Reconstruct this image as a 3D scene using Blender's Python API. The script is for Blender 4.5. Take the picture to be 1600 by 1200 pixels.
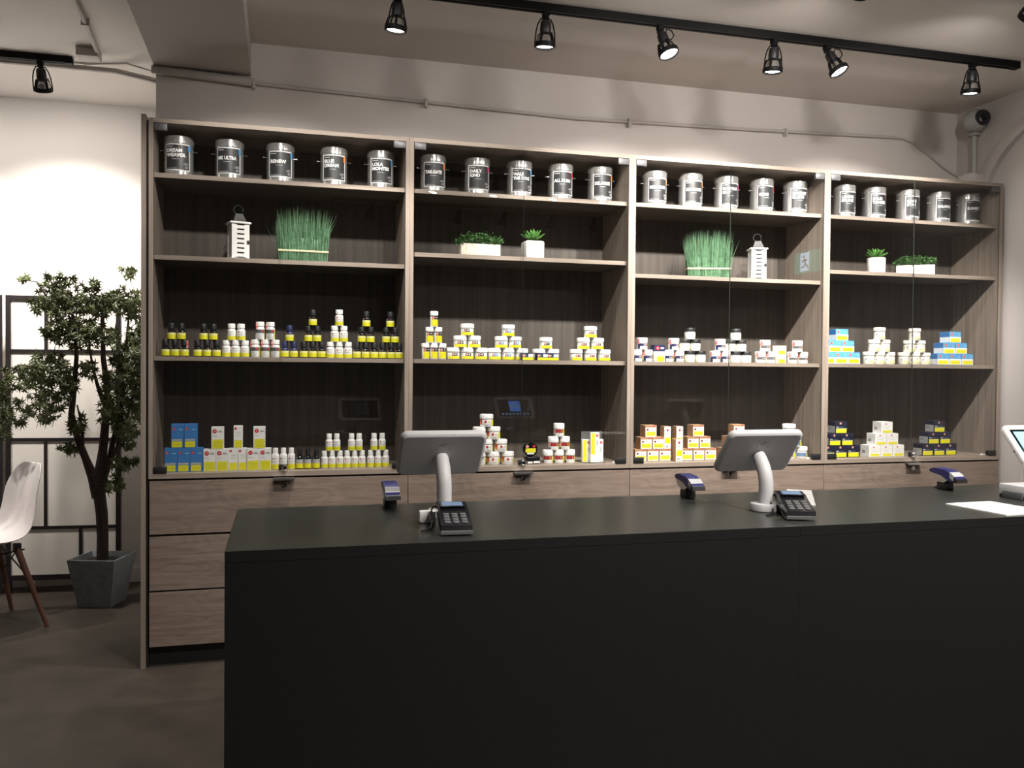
import bpy, bmesh, math, random
from mathutils import Vector, Matrix, Euler

random.seed(7)
S = bpy.context.scene
for _o in list(bpy.data.objects):
    bpy.data.objects.remove(_o)
C = S.collection
PI = math.pi

# ------------------------------------------------------------------ camera
def make_camera():
    yaw, pitch, roll = 0.2622, -0.0164, 0.0081
    fw = Vector((math.sin(yaw) * math.cos(pitch), math.cos(yaw) * math.cos(pitch), math.sin(pitch)))
    r = fw.cross(Vector((0, 0, 1))).normalized()
    u = r.cross(fw)
    r2 = r * math.cos(roll) + u * math.sin(roll)
    u2 = u * math.cos(roll) - r * math.sin(roll)
    cam = bpy.data.cameras.new('camera')
    cam.sensor_fit = 'HORIZONTAL'
    cam.sensor_width = 36.0
    cam.lens = 1352.13 / 1600 * 36.0
    cam.clip_start = 0.05
    o = bpy.data.objects.new('camera', cam)
    m = Matrix.Identity(4)
    for i in range(3):
        m[i][0], m[i][1], m[i][2] = r2[i], u2[i], -fw[i]
    m[0][3], m[1][3], m[2][3] = 0.5448, -3.9872, 1.3
    o.matrix_world = m
    C.objects.link(o)
    S.camera = o
make_camera()

# ------------------------------------------------------------------ world, exposure
W = bpy.data.worlds.new('world')
W.use_nodes = True
W.node_tree.nodes['Background'].inputs[0].default_value = (0.02, 0.02, 0.022, 1)
W.node_tree.nodes['Background'].inputs[1].default_value = 1.0
S.world = W
S.view_settings.view_transform = 'Standard'
S.view_settings.look = 'None'
S.view_settings.gamma = 1.0
S.view_settings.use_curve_mapping = False
S.view_settings.exposure = 0.0

# ------------------------------------------------------------------ lamp table (real track spotlights)
# x, y, aim point, radiant power, full cone angle in degrees, colour temperature tint, cable loop
WARM = (1.0, 0.935, 0.87)
TRACK_A_Y, TRACK_B_Y, TRACK_C_Y, TRACK_D_Y, TRACK_L_Y = -0.43, -2.75, -1.21, -4.05, 0.84
CEIL = 2.86
LAMPS = []
SPILL = {'A': 0.12, 'B': 0.3, 'C': 0.062, 'D': 0.3, 'L': 0.085}
SPILL_CONE = {'A': 150, 'B': 150, 'C': 136, 'D': 150, 'L': 168}
def L(x, y, aim, power, cone, where, cable=False):
    LAMPS.append((x, y, aim, power, cone, where, cable))
L(1.007, TRACK_A_Y, (0.80, -0.16, 0.3), 9, 80, 'A')
L(1.636, TRACK_A_Y, (1.64, -0.16, 0.3), 5, 80, 'A')
L(2.166, TRACK_A_Y, (2.60, -1.10, 0.86), 1.2, 80, 'A', True)
L(2.735, TRACK_A_Y, (2.75, -0.16, 0.3), 5, 80, 'A')
L(3.013, TRACK_A_Y, (3.70, -1.20, 0.86), 6, 80, 'A', True)
L(3.836, TRACK_A_Y, (3.85, -0.16, 0.3), 5, 80, 'A')
for (x, ax, pw) in [(0.62, 0.50, 9), (1.30, 1.20, 4.5), (2.05, 2.20, 22), (2.65, 2.75, 30), (3.46, 3.62, 27)]:
    L(x, TRACK_C_Y, (ax, 0.10, 1.72), pw, 66, 'C')
for x in (1.72, 2.21, 2.71, 3.14, 3.5):
    L(x, TRACK_B_Y, (x - 0.5, -2.5, 0.0), 6.0, 110, 'B')
for x in (1.36, 2.18, 2.62, 3.10, 3.54):
    L(x, TRACK_D_Y, (x - 0.5, -4.4, 0.0), 8.5, 110, 'D')
L(-0.62, TRACK_L_Y, (-0.62, 1.62, 1.38), 16, 104, 'L')
L(-1.45, TRACK_L_Y, (-1.5, 1.62, 1.38), 16, 104, 'L')

# ------------------------------------------------------------------ materials
MAT = {}
def mat(name, col, rough=0.5, metal=0.0, spec=0.5, emit=None, estr=1.0, var=0.0, vscale=12.0, trans=0.0, bump=0.0):
    if name in MAT:
        return MAT[name]
    m = bpy.data.materials.new(name)
    m.use_nodes = True
    nt = m.node_tree
    b = nt.nodes['Principled BSDF']
    b.inputs['Base Color'].default_value = (*col, 1)
    b.inputs['Roughness'].default_value = rough
    b.inputs['Metallic'].default_value = metal
    b.inputs['Specular IOR Level'].default_value = spec
    if trans:
        b.inputs['Transmission Weight'].default_value = trans
    if emit:
        b.inputs['Emission Color'].default_value = (*emit, 1)
        b.inputs['Emission Strength'].default_value = estr
    if var or bump:
        tc = nt.nodes.new('ShaderNodeTexCoord')
        n = nt.nodes.new('ShaderNodeTexNoise')
        n.inputs['Scale'].default_value = vscale
        n.inputs['Detail'].default_value = 4
        nt.links.new(tc.outputs['Object'], n.inputs['Vector'])
        if var:
            rp = nt.nodes.new('ShaderNodeValToRGB')
            rp.color_ramp.elements[0].position = 0.3
            rp.color_ramp.elements[1].position = 0.7
            rp.color_ramp.elements[0].color = (*[c * (1 - var) for c in col], 1)
            rp.color_ramp.elements[1].color = (*[min(1, c * (1 + var)) for c in col], 1)
            nt.links.new(n.outputs['Fac'], rp.inputs['Fac'])
            nt.links.new(rp.outputs['Color'], b.inputs['Base Color'])
        if bump:
            bp = nt.nodes.new('ShaderNodeBump')
            bp.inputs['Strength'].default_value = bump
            bp.inputs['Distance'].default_value = 0.01
            nt.links.new(n.outputs['Fac'], bp.inputs['Height'])
            nt.links.new(bp.outputs['Normal'], b.inputs['Normal'])
    MAT[name] = m
    return m

def wood(name, scale, dark, light, swirl=False):
    m = bpy.data.materials.new(name)
    m.use_nodes = True
    nt = m.node_tree
    b = nt.nodes['Principled BSDF']
    b.inputs['Roughness'].default_value = 0.55
    b.inputs['Specular IOR Level'].default_value = 0.3
    tc = nt.nodes.new('ShaderNodeTexCoord')
    mp = nt.nodes.new('ShaderNodeMapping')
    mp.inputs['Scale'].default_value = scale
    nt.links.new(tc.outputs['Object'], mp.inputs['Vector'])
    n = nt.nodes.new('ShaderNodeTexNoise')
    n.inputs['Scale'].default_value = 1.0
    n.inputs['Detail'].default_value = 6
    n.inputs['Roughness'].default_value = 0.62
    n.inputs['Distortion'].default_value = 1.6 if swirl else 0.3
    nt.links.new(mp.outputs['Vector'], n.inputs['Vector'])
    fac = n.outputs['Fac']
    if swirl:                                    # cathedral grain: rings of a stretched field
        n2 = nt.nodes.new('ShaderNodeTexNoise')
        n2.inputs['Scale'].default_value = 1.0
        n2.inputs['Detail'].default_value = 1
        mp2 = nt.nodes.new('ShaderNodeMapping')
        mp2.inputs['Scale'].default_value = (2.2, 2.2, 8.0)
        nt.links.new(tc.outputs['Object'], mp2.inputs['Vector'])
        nt.links.new(mp2.outputs['Vector'], n2.inputs['Vector'])
        mu = nt.nodes.new('ShaderNodeMath'); mu.operation = 'MULTIPLY'; mu.inputs[1].default_value = 95
        nt.links.new(n2.outputs['Fac'], mu.inputs[0])
        si = nt.nodes.new('ShaderNodeMath'); si.operation = 'SINE'
        nt.links.new(mu.outputs[0], si.inputs[0])
        ma = nt.nodes.new('ShaderNodeMath'); ma.operation = 'MULTIPLY_ADD'
        ma.inputs[1].default_value = 0.045; nt.links.new(si.outputs[0], ma.inputs[0])
        nt.links.new(n.outputs['Fac'], ma.inputs[2])
        fac = ma.outputs[0]
    rp = nt.nodes.new('ShaderNodeValToRGB')
    rp.color_ramp.elements[0].position = 0.34
    rp.color_ramp.elements[1].position = 0.66
    rp.color_ramp.elements[0].color = (*dark, 1)
    rp.color_ramp.elements[1].color = (*light, 1)
    nt.links.new(fac, rp.inputs['Fac'])
    nt.links.new(rp.outputs['Color'], b.inputs['Base Color'])
    MAT[name] = m
    return m

wood('wood_upright', (55, 55, 1.6), (0.185, 0.150, 0.122), (0.29, 0.24, 0.20))
wood('wood_level', (1.6, 40, 60), (0.20, 0.162, 0.132), (0.30, 0.248, 0.205))
wood('wood_drawer', (1.8, 30, 34), (0.155, 0.119, 0.096), (0.235, 0.183, 0.148), True)
wood('wood_shelf_shade', (1.6, 40, 60), (0.085, 0.070, 0.058), (0.13, 0.108, 0.09))  # level wood darkened to carry the shade between the shelves
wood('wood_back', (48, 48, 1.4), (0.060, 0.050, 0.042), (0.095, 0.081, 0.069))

mat('wall_paint', (0.65, 0.61, 0.585), 0.75, spec=0.2, var=0.01, vscale=2)
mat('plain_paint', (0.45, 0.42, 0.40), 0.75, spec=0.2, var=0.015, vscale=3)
mat('alcove_and_lit_ceiling', (0.74, 0.71, 0.68), 0.75, spec=0.2)  # wall colour of the alcove; on the ceiling its paleness stands for light
mat('ceiling_paint', (0.60, 0.56, 0.525), 0.8, spec=0.2, var=0.02, vscale=2)
mat('beam_paint', (0.50, 0.475, 0.45), 0.8, spec=0.2)
mat('rear_paint', (0.22, 0.21, 0.20), 0.8)
mat('concrete', (0.052, 0.042, 0.034), 0.5, spec=0.3, var=0.28, vscale=5)
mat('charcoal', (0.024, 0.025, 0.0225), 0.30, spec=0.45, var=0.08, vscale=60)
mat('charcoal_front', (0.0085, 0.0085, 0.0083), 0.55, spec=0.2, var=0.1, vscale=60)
mat('black_plastic', (0.012, 0.012, 0.013), 0.45)
mat('black_gloss', (0.008, 0.008, 0.010), 0.12)
mat('track_black', (0.004, 0.004, 0.0045), 0.55, spec=0.2)
mat('black_wood', (0.012, 0.009, 0.010), 0.5)
mat('chrome', (0.80, 0.80, 0.80), 0.12, 1.0)
mat('tin_metal', (0.82, 0.82, 0.81), 0.27, 0.85)
_nt = MAT['tin_metal'].node_tree           # drawn steel: highlights run up the can
_tg = _nt.nodes.new('ShaderNodeTangent'); _tg.direction_type = 'RADIAL'; _tg.axis = 'Z'
_nt.links.new(_tg.outputs[0], _nt.nodes['Principled BSDF'].inputs['Tangent'])
_nt.nodes['Principled BSDF'].inputs['Anisotropic'].default_value = 0.75
_nt.nodes['Principled BSDF'].inputs['Anisotropic Rotation'].default_value = 0.25
mat('alu', (0.75, 0.75, 0.74), 0.3, 1.0)
mat('clip_grey', (0.085, 0.085, 0.09), 0.4, 0.2)
mat('white', (0.82, 0.82, 0.80), 0.4)
mat('paper', (0.85, 0.85, 0.83), 0.7)
mat('rice_paper', (0.80, 0.76, 0.70), 0.8)
mat('cream', (0.85, 0.82, 0.74), 0.4)
mat('offwhite_stone', (0.66, 0.62, 0.52), 0.7, var=0.08, vscale=30)
mat('white_ceramic', (0.84, 0.83, 0.80), 0.45)
mat('white_paint_wood', (0.80, 0.80, 0.78), 0.5)
mat('yellow', (0.75, 0.70, 0.015), 0.5)
mat('pale_yellow', (0.78, 0.76, 0.32), 0.5)
mat('red', (0.55, 0.02, 0.035), 0.5)
mat('pink', (0.72, 0.30, 0.27), 0.5)
mat('orange', (0.80, 0.22, 0.06), 0.5)
mat('kraft', (0.42, 0.24, 0.13), 0.75, var=0.06, vscale=40)
mat('navy', (0.016, 0.022, 0.085), 0.45)
mat('deep_navy', (0.010, 0.012, 0.032), 0.5)
mat('blue', (0.045, 0.19, 0.48), 0.5)
mat('sky_blue', (0.10, 0.36, 0.66), 0.5)
mat('pale_blue', (0.30, 0.62, 0.72), 0.5)
mat('label_blue', (0.10, 0.28, 0.60), 0.5)
mat('dusty_blue', (0.14, 0.22, 0.36), 0.5)
mat('maroon', (0.20, 0.02, 0.018), 0.5)
mat('green_ink', (0.18, 0.42, 0.16), 0.5)
mat('text_grey', (0.30, 0.30, 0.30), 0.6)
mat('mid_grey', (0.42, 0.43, 0.44), 0.6)
mat('dark_grey', (0.09, 0.095, 0.10), 0.5)
mat('black_ink', (0.02, 0.018, 0.018), 0.5)
mat('dark_glass', (0.008, 0.009, 0.010), 0.12)
mat('label_black', (0.022, 0.022, 0.024), 0.45)
mat('label_white', (0.80, 0.80, 0.79), 0.5)
mat('magenta', (0.65, 0.04, 0.25), 0.5)
mat('tab_blue', (0.05, 0.25, 0.50), 0.5)
mat('white_shell_shaded', (0.50, 0.50, 0.51), 0.45, spec=0.4)  # white shell greyed so the colour holds the shade on the backs
mat('kiosk_bright', (0.80, 0.78, 0.78), 0.4)
mat('screen_off', (0.006, 0.006, 0.008), 0.08)
mat('screen_blue', (0.02, 0.05, 0.2), 0.3, emit=(0.09, 0.25, 0.85), estr=4.0)
mat('screen_pale', (0.1, 0.2, 0.3), 0.3, emit=(0.25, 0.55, 0.85), estr=2.4)
mat('screen_dim', (0.01, 0.01, 0.02), 0.3, emit=(0.02, 0.03, 0.08), estr=0.6)
mat('scanner_blue', (0.020, 0.022, 0.13), 0.3)
mat('planter_slate', (0.25, 0.285, 0.30), 0.5, var=0.15, vscale=25)
mat('soil', (0.025, 0.018, 0.013), 0.9)
mat('bark', (0.040, 0.027, 0.020), 0.85, var=0.3, vscale=60, bump=0.4)
mat('maple_leaf', (0.064, 0.080, 0.020), 0.5, var=0.45, vscale=7)
mat('grass_green', (0.10, 0.21, 0.11), 0.5, var=0.35, vscale=60)
mat('grass_core', (0.20, 0.36, 0.23), 0.6, var=0.15, vscale=120)
mat('raffia', (0.60, 0.52, 0.33), 0.7)
mat('bush_green', (0.045, 0.13, 0.030), 0.5, var=0.4, vscale=40)
mat('succulent', (0.085, 0.24, 0.045), 0.45, var=0.25, vscale=30)
mat('chair_white', (0.74, 0.70, 0.69), 0.35)
mat('leg_wood', (0.13, 0.055, 0.035), 0.5, var=0.2, vscale=20)
mat('pipe_paint', (0.50, 0.475, 0.45), 0.6)
mat('cctv_grey', (0.30, 0.30, 0.29), 0.5)
mat('bulb', (1, 1, 1), 0.4, emit=(1.0, 0.93, 0.86), estr=30.0)
mat('bulb_dim', (1, 1, 1), 0.4, emit=(1.0, 0.93, 0.86), estr=6.0)
mat('exit_green', (0.02, 0.2, 0.1), 0.4, emit=(0.05, 0.40, 0.30), estr=4.0)
mat('exit_white', (0.8, 0.8, 0.8), 0.4, emit=(0.50, 0.75, 1.0), estr=8.0)
mat('acrylic', (0.75, 0.75, 0.75), 0.1, trans=0.9)

def glass_material():
    m = bpy.data.materials.new('door_glass')
    m.use_nodes = True
    nt = m.node_tree
    nt.nodes.clear()
    out = nt.nodes.new('ShaderNodeOutputMaterial')
    mx = nt.nodes.new('ShaderNodeMixShader')
    tr = nt.nodes.new('ShaderNodeBsdfTransparent')
    tr.inputs[0].default_value = (0.965, 0.97, 0.968, 1)
    gl = nt.nodes.new('ShaderNodeBsdfGlossy')
    gl.inputs['Roughness'].default_value = 0.0
    # thin-pane Fresnel (Schlick) that is the same from both sides
    ge = nt.nodes.new('ShaderNodeNewGeometry')
    dp = nt.nodes.new('ShaderNodeVectorMath'); dp.operation = 'DOT_PRODUCT'
    nt.links.new(ge.outputs['Normal'], dp.inputs[0]); nt.links.new(ge.outputs['Incoming'], dp.inputs[1])
    def M(op, v, k=0.0, k2=0.0):
        n = nt.nodes.new('ShaderNodeMath'); n.operation = op
        nt.links.new(v, n.inputs[0]); n.inputs[1].default_value = k; n.inputs[2].default_value = k2
        return n.outputs[0]
    c = M('ABSOLUTE', dp.outputs['Value'])
    om = M('MULTIPLY_ADD', c, -1.0, 1.0)
    f = M('MULTIPLY_ADD', M('POWER', om, 5.0), 0.965, 0.035)
    nt.links.new(f, mx.inputs[0])
    nt.links.new(tr.outputs[0], mx.inputs[1])
    nt.links.new(gl.outputs[0], mx.inputs[2])
    nt.links.new(mx.outputs[0], out.inputs[0])
    MAT['door_glass'] = m
glass_material()
mat('glass_edge', (0.05, 0.055, 0.05), 0.3)

# ------------------------------------------------------------------ mesh builder
class MB:
    def __init__(self):
        self.v, self.f, self.m, self.s, self.mats = [], [], [], [], []
        self.xf = None
    def mi(self, name):
        if name not in self.mats:
            self.mats.append(name)
        return self.mats.index(name)
    def add(self, vs, fs, m, smooth=False):
        k = len(self.v)
        if self.xf is not None:
            vs = [tuple(self.xf @ Vector(p)) for p in vs]
        self.v += [tuple(p) for p in vs]
        i = self.mi(m)
        for f in fs:
            self.f.append([k + a for a in f]); self.m.append(i); self.s.append(smooth)
        return self
    def box(self, x0, x1, y0, y1, z0, z1, m):
        vs = [(x0, y0, z0), (x1, y0, z0), (x1, y1, z0), (x0, y1, z0), (x0, y0, z1), (x1, y0, z1), (x1, y1, z1), (x0, y1, z1)]
        return self.add(vs, [(0, 3, 2, 1), (4, 5, 6, 7), (0, 1, 5, 4), (1, 2, 6, 5), (2, 3, 7, 6), (3, 0, 4, 7)], m)
    def bevel_box(self, x0, x1, y0, y1, z0, z1, m, b=0.003, seg=2):
        bm = bmesh.new()
        bmesh.ops.create_cube(bm, size=1)
        for v in bm.verts:
            v.co = Vector(((x0 + x1) / 2 + v.co.x * (x1 - x0), (y0 + y1) / 2 + v.co.y * (y1 - y0), (z0 + z1) / 2 + v.co.z * (z1 - z0)))
        bmesh.ops.bevel(bm, geom=bm.edges[:], offset=b, segments=seg, affect='EDGES', profile=0.5)
        bm.verts.index_update()
        self.add([v.co[:] for v in bm.verts], [[v.index for v in f.verts] for f in bm.faces], m, True)
        bm.free()
        return self
    def lathe(self, prof, m, n=20, c=(0, 0, 0), cap0=True, cap1=True, smooth=True):
        vs, fs = [], []
        for r, z in prof:
            for i in range(n):
                a = 2 * PI * i / n
                vs.append((c[0] + r * math.cos(a), c[1] + r * math.sin(a), c[2] + z))
        for j in range(len(prof) - 1):
            for i in range(n):
                k = (i + 1) % n
                fs.append((j * n + i, j * n + k, (j + 1) * n + k, (j + 1) * n + i))
        self.add(vs, fs, m, smooth)
        if cap0:
            self.add(vs[:n], [tuple(reversed(range(n)))], m)
        if cap1:
            self.add(vs[-n:], [tuple(range(n))], m)
        return self
    def patch(self, r, a0, a1, z0, z1, m, n=None, c=(0, 0, 0)):
        # curved patch on a cylinder, angles in degrees measured from the front (-Y), positive towards +X
        n = n or max(1, int(abs(a1 - a0) / 14))
        vs, fs = [], []
        for i in range(n + 1):
            a = math.radians(a0 + (a1 - a0) * i / n)
            x, y = c[0] + r * math.sin(a), c[1] - r * math.cos(a)
            vs += [(x, y, c[2] + z0), (x, y, c[2] + z1)]
        for i in range(n):
            fs.append((2 * i, 2 * i + 2, 2 * i + 3, 2 * i + 1))
        return self.add(vs, fs, m, True)
    def dot(self, r, a, z, rad, m, n=10):
        # round spot on a cylinder front
        vs = [(r * math.sin(math.radians(a)), -r * math.cos(math.radians(a)), z)]
        for i in range(n):
            t = 2 * PI * i / n
            aa = math.radians(a) + rad * math.cos(t) / r
            vs.append((r * math.sin(aa), -r * math.cos(aa), z + rad * math.sin(t)))
        return self.add(vs, [(0, 1 + i, 1 + (i + 1) % n) for i in range(n)], m, True)
    def quad_y(self, x0, x1, z0, z1, y, m):
        return self.add([(x0, y, z0), (x1, y, z0), (x1, y, z1), (x0, y, z1)], [(0, 1, 2, 3)], m)
    def quad_x(self, y0, y1, z0, z1, x, m):
        return self.add([(x, y1, z0), (x, y0, z0), (x, y0, z1), (x, y1, z1)], [(0, 1, 2, 3)], m)
    def disc_y(self, x, z, rad, y, m, n=12):
        vs = [(x + rad * math.cos(2 * PI * i / n), y, z + rad * math.sin(2 * PI * i / n)) for i in range(n)]
        return self.add(vs, [tuple(range(n))], m)
    def tube(self, pts, rad, m, n=8, cap=True):
        pts = [Vector(p) for p in pts]
        rads = rad if isinstance(rad, (list, tuple)) else [rad] * len(pts)
        vs, fs = [], []
        ref = None
        for i, p in enumerate(pts):
            t = (pts[min(i + 1, len(pts) - 1)] - pts[max(i - 1, 0)]).normalized()
            if ref is None:
                ref = t.orthogonal().normalized()
            ref = (ref - t * ref.dot(t))
            if ref.length < 1e-5:
                ref = t.orthogonal()
            ref.normalize()
            bn = t.cross(ref)
            for k in range(n):
                a = 2 * PI * k / n
                vs.append(tuple(p + (ref * math.cos(a) + bn * math.sin(a)) * rads[i]))
        for i in range(len(pts) - 1):
            for k in range(n):
                q = (k + 1) % n
                fs.append((i * n + k, i * n + q, (i + 1) * n + q, (i + 1) * n + k))
        self.add(vs, fs, m, True)
        if cap:
            self.add(vs[:n], [tuple(reversed(range(n)))], m)
            self.add(vs[-n:], [tuple(range(n))], m)
        return self
    def prism(self, poly, axis, a0, a1, m, smooth=False):
        # poly: 2D outline; axis 'x': (y,z) outline swept in x; 'y': (x,z); 'z': (x,y)
        def P(p, a):
            return {'x': (a, p[0], p[1]), 'y': (p[0], a, p[1]), 'z': (p[0], p[1], a)}[axis]
        n = len(poly)
        vs = [P(p, a0) for p in poly] + [P(p, a1) for p in poly]
        self.add(vs, [tuple(range(n)), tuple(reversed(range(n, 2 * n)))], m)
        self.add(vs, [(i, n + i, n + (i + 1) % n, (i + 1) % n) for i in range(n)], m, smooth)
        return self
    def mesh(self, name):
        me = bpy.data.meshes.new(name)
        me.from_pydata(self.v, [], self.f)
        for mm in self.mats:
            me.materials.append(MAT[mm])
        me.polygons.foreach_set('material_index', self.m)
        me.polygons.foreach_set('use_smooth', self.s)
        me.update()
        bm = bmesh.new(); bm.from_mesh(me)
        bmesh.ops.remove_doubles(bm, verts=bm.verts[:], dist=1e-6)
        bm.normal_update()
        bm.to_mesh(me); bm.free()
        me.set_sharp_from_angle(angle=math.radians(38))
        return me
    def build(self, name, parent=None, loc=(0, 0, 0)):
        return obj(name, self.mesh(name), parent, loc)

def obj(name, me, parent=None, loc=(0, 0, 0), rot=None):
    o = bpy.data.objects.new(name, me)
    C.objects.link(o)
    o.location = loc
    if rot:
        o.rotation_euler = rot
    if parent:
        o.parent = parent
    return o
def tag(o, label, cat, group=None):
    o['label'] = label; o['category'] = cat
    if group:
        o['group'] = group
    return o
def thing(name, label, cat, loc=(0, 0, 0), rotz=0.0, group=None):
    o = bpy.data.objects.new(name, None)
    o.empty_display_size = 0.05
    C.objects.link(o)
    o.location = loc; o.rotation_euler = (0, 0, rotz)
    return tag(o, label, cat, group)
def struct(name, mb):
    o = mb.build(name)
    o['kind'] = 'structure'
    return o
def stuff(o):
    o['kind'] = 'stuff'
    return o
def text_mesh(body, size, bold=0.0, align='LEFT', line=0.95):
    cu = bpy.data.curves.new('lettering', 'FONT')
    cu.body = body; cu.size = size; cu.offset = bold; cu.align_x = align; cu.space_line = line
    cu.resolution_u = 2
    to = bpy.data.objects.new('lettering', cu)
    C.objects.link(to)
    dg = bpy.context.evaluated_depsgraph_get()
    me = bpy.data.meshes.new_from_object(to.evaluated_get(dg))
    bpy.data.objects.remove(to)
    bpy.data.curves.remove(cu)
    return me
ORD = ['', 'first', 'second', 'third', 'fourth', 'fifth', 'sixth', 'seventh', 'eighth', 'ninth', 'tenth', 'eleventh', 'twelfth',
       'thirteenth', 'fourteenth', 'fifteenth', 'sixteenth']
CAB = {1: 'leftmost', 2: 'second', 3: 'third', 4: 'rightmost'}

# ================================================================== THE ROOM
XL, XR, YF, YB, YA = -3.6, 4.48, -7.2, 0.38, 1.65
struct('floor', MB().box(XL - .1, XR + .1, YF - .1, YA + .1, -0.1, 0.0, 'concrete'))
struct('ceiling', MB().box(-0.02, XR + .1, YF - .1, YA + .1, CEIL, CEIL + 0.1, 'ceiling_paint'))
struct('ceiling_lit_left', MB().box(XL - .1, -0.02, YF - .1, YA + .1, CEIL, CEIL + 0.1, 'alcove_and_lit_ceiling'))  # same slab; lamp glow on the left part put into a lighter colour
struct('wall_back', MB().box(-0.02, XR, YB, YB + 0.12, 0, CEIL, 'wall_paint'))
struct('wall_partition', MB().box(-0.02, 0.1, YB + 0.12, YA, 0, CEIL, 'alcove_and_lit_ceiling'))
struct('wall_alcove', MB().box(XL, 0.1, YA, YA + 0.1, 0, CEIL, 'alcove_and_lit_ceiling'))
struct('wall_left', MB().box(XL - 0.1, XL, YF, YA, 0, CEIL, 'plain_paint'))
struct('wall_front', MB().box(XL, XR, YF - 0.1, YF, 0, CEIL, 'rear_paint'))
# right wall with a shallow arched recess framed by a raised moulding
mb = MB().box(XR, XR + 0.1, YF, YB + 0.12, 0, CEIL, 'plain_paint')
wr = struct('wall_right', mb)
def arch_pts(r, zc, n=24):
    yc = -0.62
    p = [(yc + r, 0.0), (yc + r, zc)]
    for i in range(1, n):
        a = PI * i / n
        p.append((yc + r * math.cos(a), zc + r * 0.58 * math.sin(a)))
    p += [(yc - r, zc), (yc - r, 0.0)]
    return p
A0, A1, A2 = arch_pts(0.745, 2.30), arch_pts(0.80, 2.30), arch_pts(0.855, 2.31)
mb = MB()
n = len(A0)
vs = []
for a, b, c in zip(A0, A1, A2):
    vs += [(XR - 0.0, *a), (XR - 0.035, *a), (XR - 0.035, *b), (XR - 0.015, *c), (XR, *c)]
fs = []
for i in range(n - 1):
    for k in range(4):
        fs.append((i * 5 + k, i * 5 + k + 1, (i + 1) * 5 + k + 1, (i + 1) * 5 + k))
mb.add(vs, fs, 'plain_paint', False)
struct('trim_1', mb)
# dropped beam running towards the shop front
struct('ceiling_beam', MB().box(-0.025, 0.405, YF, YB, 2.70, CEIL, 'beam_paint'))
struct('baseboard_alcove', MB().box(XL, -0.02, YA - 0.012, YA, 0.0, 0.09, 'alcove_and_lit_ceiling'))

# conduit along the back wall with straps, and the sagging wire at its end
cond = thing('wall_conduit', 'thin painted conduit running along the wall above the four cabinets', 'conduit', (0, 0, 0))
MB().tube([(-0.035, 0.352, 2.683), (0.2, 0.352, 2.674), (0.41, 0.352, 2.664)], 0.020, 'pipe_paint', 10).build('pipe', cond)
MB().tube([(0.41, 0.366, 2.664), (1.2, 0.366, 2.648), (2.05, 0.366, 2.632), (3.1, 0.366, 2.655), (4.03, 0.366, 2.684)], 0.0085, 'pipe_paint', 8).build('pipe', cond)
MB().tube([(4.03, 0.368, 2.684), (4.10, 0.368, 2.68), (4.17, 0.368, 2.66), (4.27, 0.368, 2.60), (4.37, 0.368, 2.535), (4.44, 0.368, 2.50), (4.475, 0.368, 2.487)], 0.006, 'pipe_paint', 8).build('wire', cond)
for x, z in ((0.42, 2.664), (1.25, 2.647), (2.35, 2.638), (3.3, 2.661)):
    MB().box(x - 0.006, x + 0.006, 0.345, 0.38, z - 0.028, z + 0.014, 'pipe_paint').build('strap', cond)
# conduit and junction box on the alcove ceiling
jb = thing('ceiling_junction_box', 'square painted junction box with conduit on the left ceiling', 'junction box', (-0.37, 0.70, CEIL))
MB().bevel_box(-0.05, 0.05, -0.05, 0.05, -0.045, 0.0, 'pipe_paint', 0.004).build('box', jb)
MB().tube([(0.03, 0.02, -0.03), (0.045, -0.05, -0.018), (0.06, -0.3, -0.016), (0.075, -0.7, -0.014), (0.10, -1.5, -0.014)], 0.011, 'pipe_paint', 8).build('pipe', jb)
MB().box(0.048, 0.082, -0.414, -0.404, -0.030, 0.0, 'pipe_paint').build('strap', jb)
cc = thing('ceiling_conduit', 'white conduit behind the left track running to the wall corner', 'conduit', (0, 0, 0))
MB().tube([(-3.5, 0.93, CEIL - 0.02), (-0.45, 0.93, CEIL - 0.02), (-0.28, 0.90, CEIL - 0.03), (-0.12, 0.80, CEIL - 0.085), (-0.03, 0.74, CEIL - 0.12)], 0.014, 'pipe_paint', 8).build('pipe', cc)
MB().tube([(-0.42, 0.84, CEIL - 0.03), (-0.20, 0.70, CEIL - 0.05), (-0.03, 0.45, CEIL - 0.16)], 0.004, 'pipe_paint', 6).build('wire', cc)

# ================================================================== TRACKS AND SPOTLIGHTS
def track(name_label, x0, x1, y, group='black lighting tracks'):
    t = thing('lighting_track', name_label, 'light track', ((x0 + x1) / 2, y, CEIL), 0, group)
    h = (x1 - x0) / 2
    mb = MB()
    mb.prism([(-0.017, 0), (-0.017, -0.034), (-0.006, -0.034), (-0.006, -0.012), (0.006, -0.012), (0.006, -0.034), (0.017, -0.034), (0.017, 0)], 'x', -h, h, 'track_black')
    mb.build('rail', t)
    for s in (-1, 1):
        MB().bevel_box(s * h - 0.02, s * h + 0.02, -0.0185, 0.0185, -0.036, 0.0, 'track_black', 0.003).build('end_cap', t)
track('black ceiling track carrying six spotlights above the cabinets', 0.55, 4.09, TRACK_A_Y)
track('black ceiling track with four spotlights, nearer the counter', 0.45, 3.9, TRACK_C_Y)
track('black ceiling track over the shop floor in front of the counter', 1.2, 4.0, TRACK_B_Y)
track('black ceiling track at the rear of the shop floor', 1.0, 4.0, TRACK_D_Y)
track('short black ceiling track at upper left in front of the bright wall', -2.4, -0.49, TRACK_L_Y)

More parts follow.
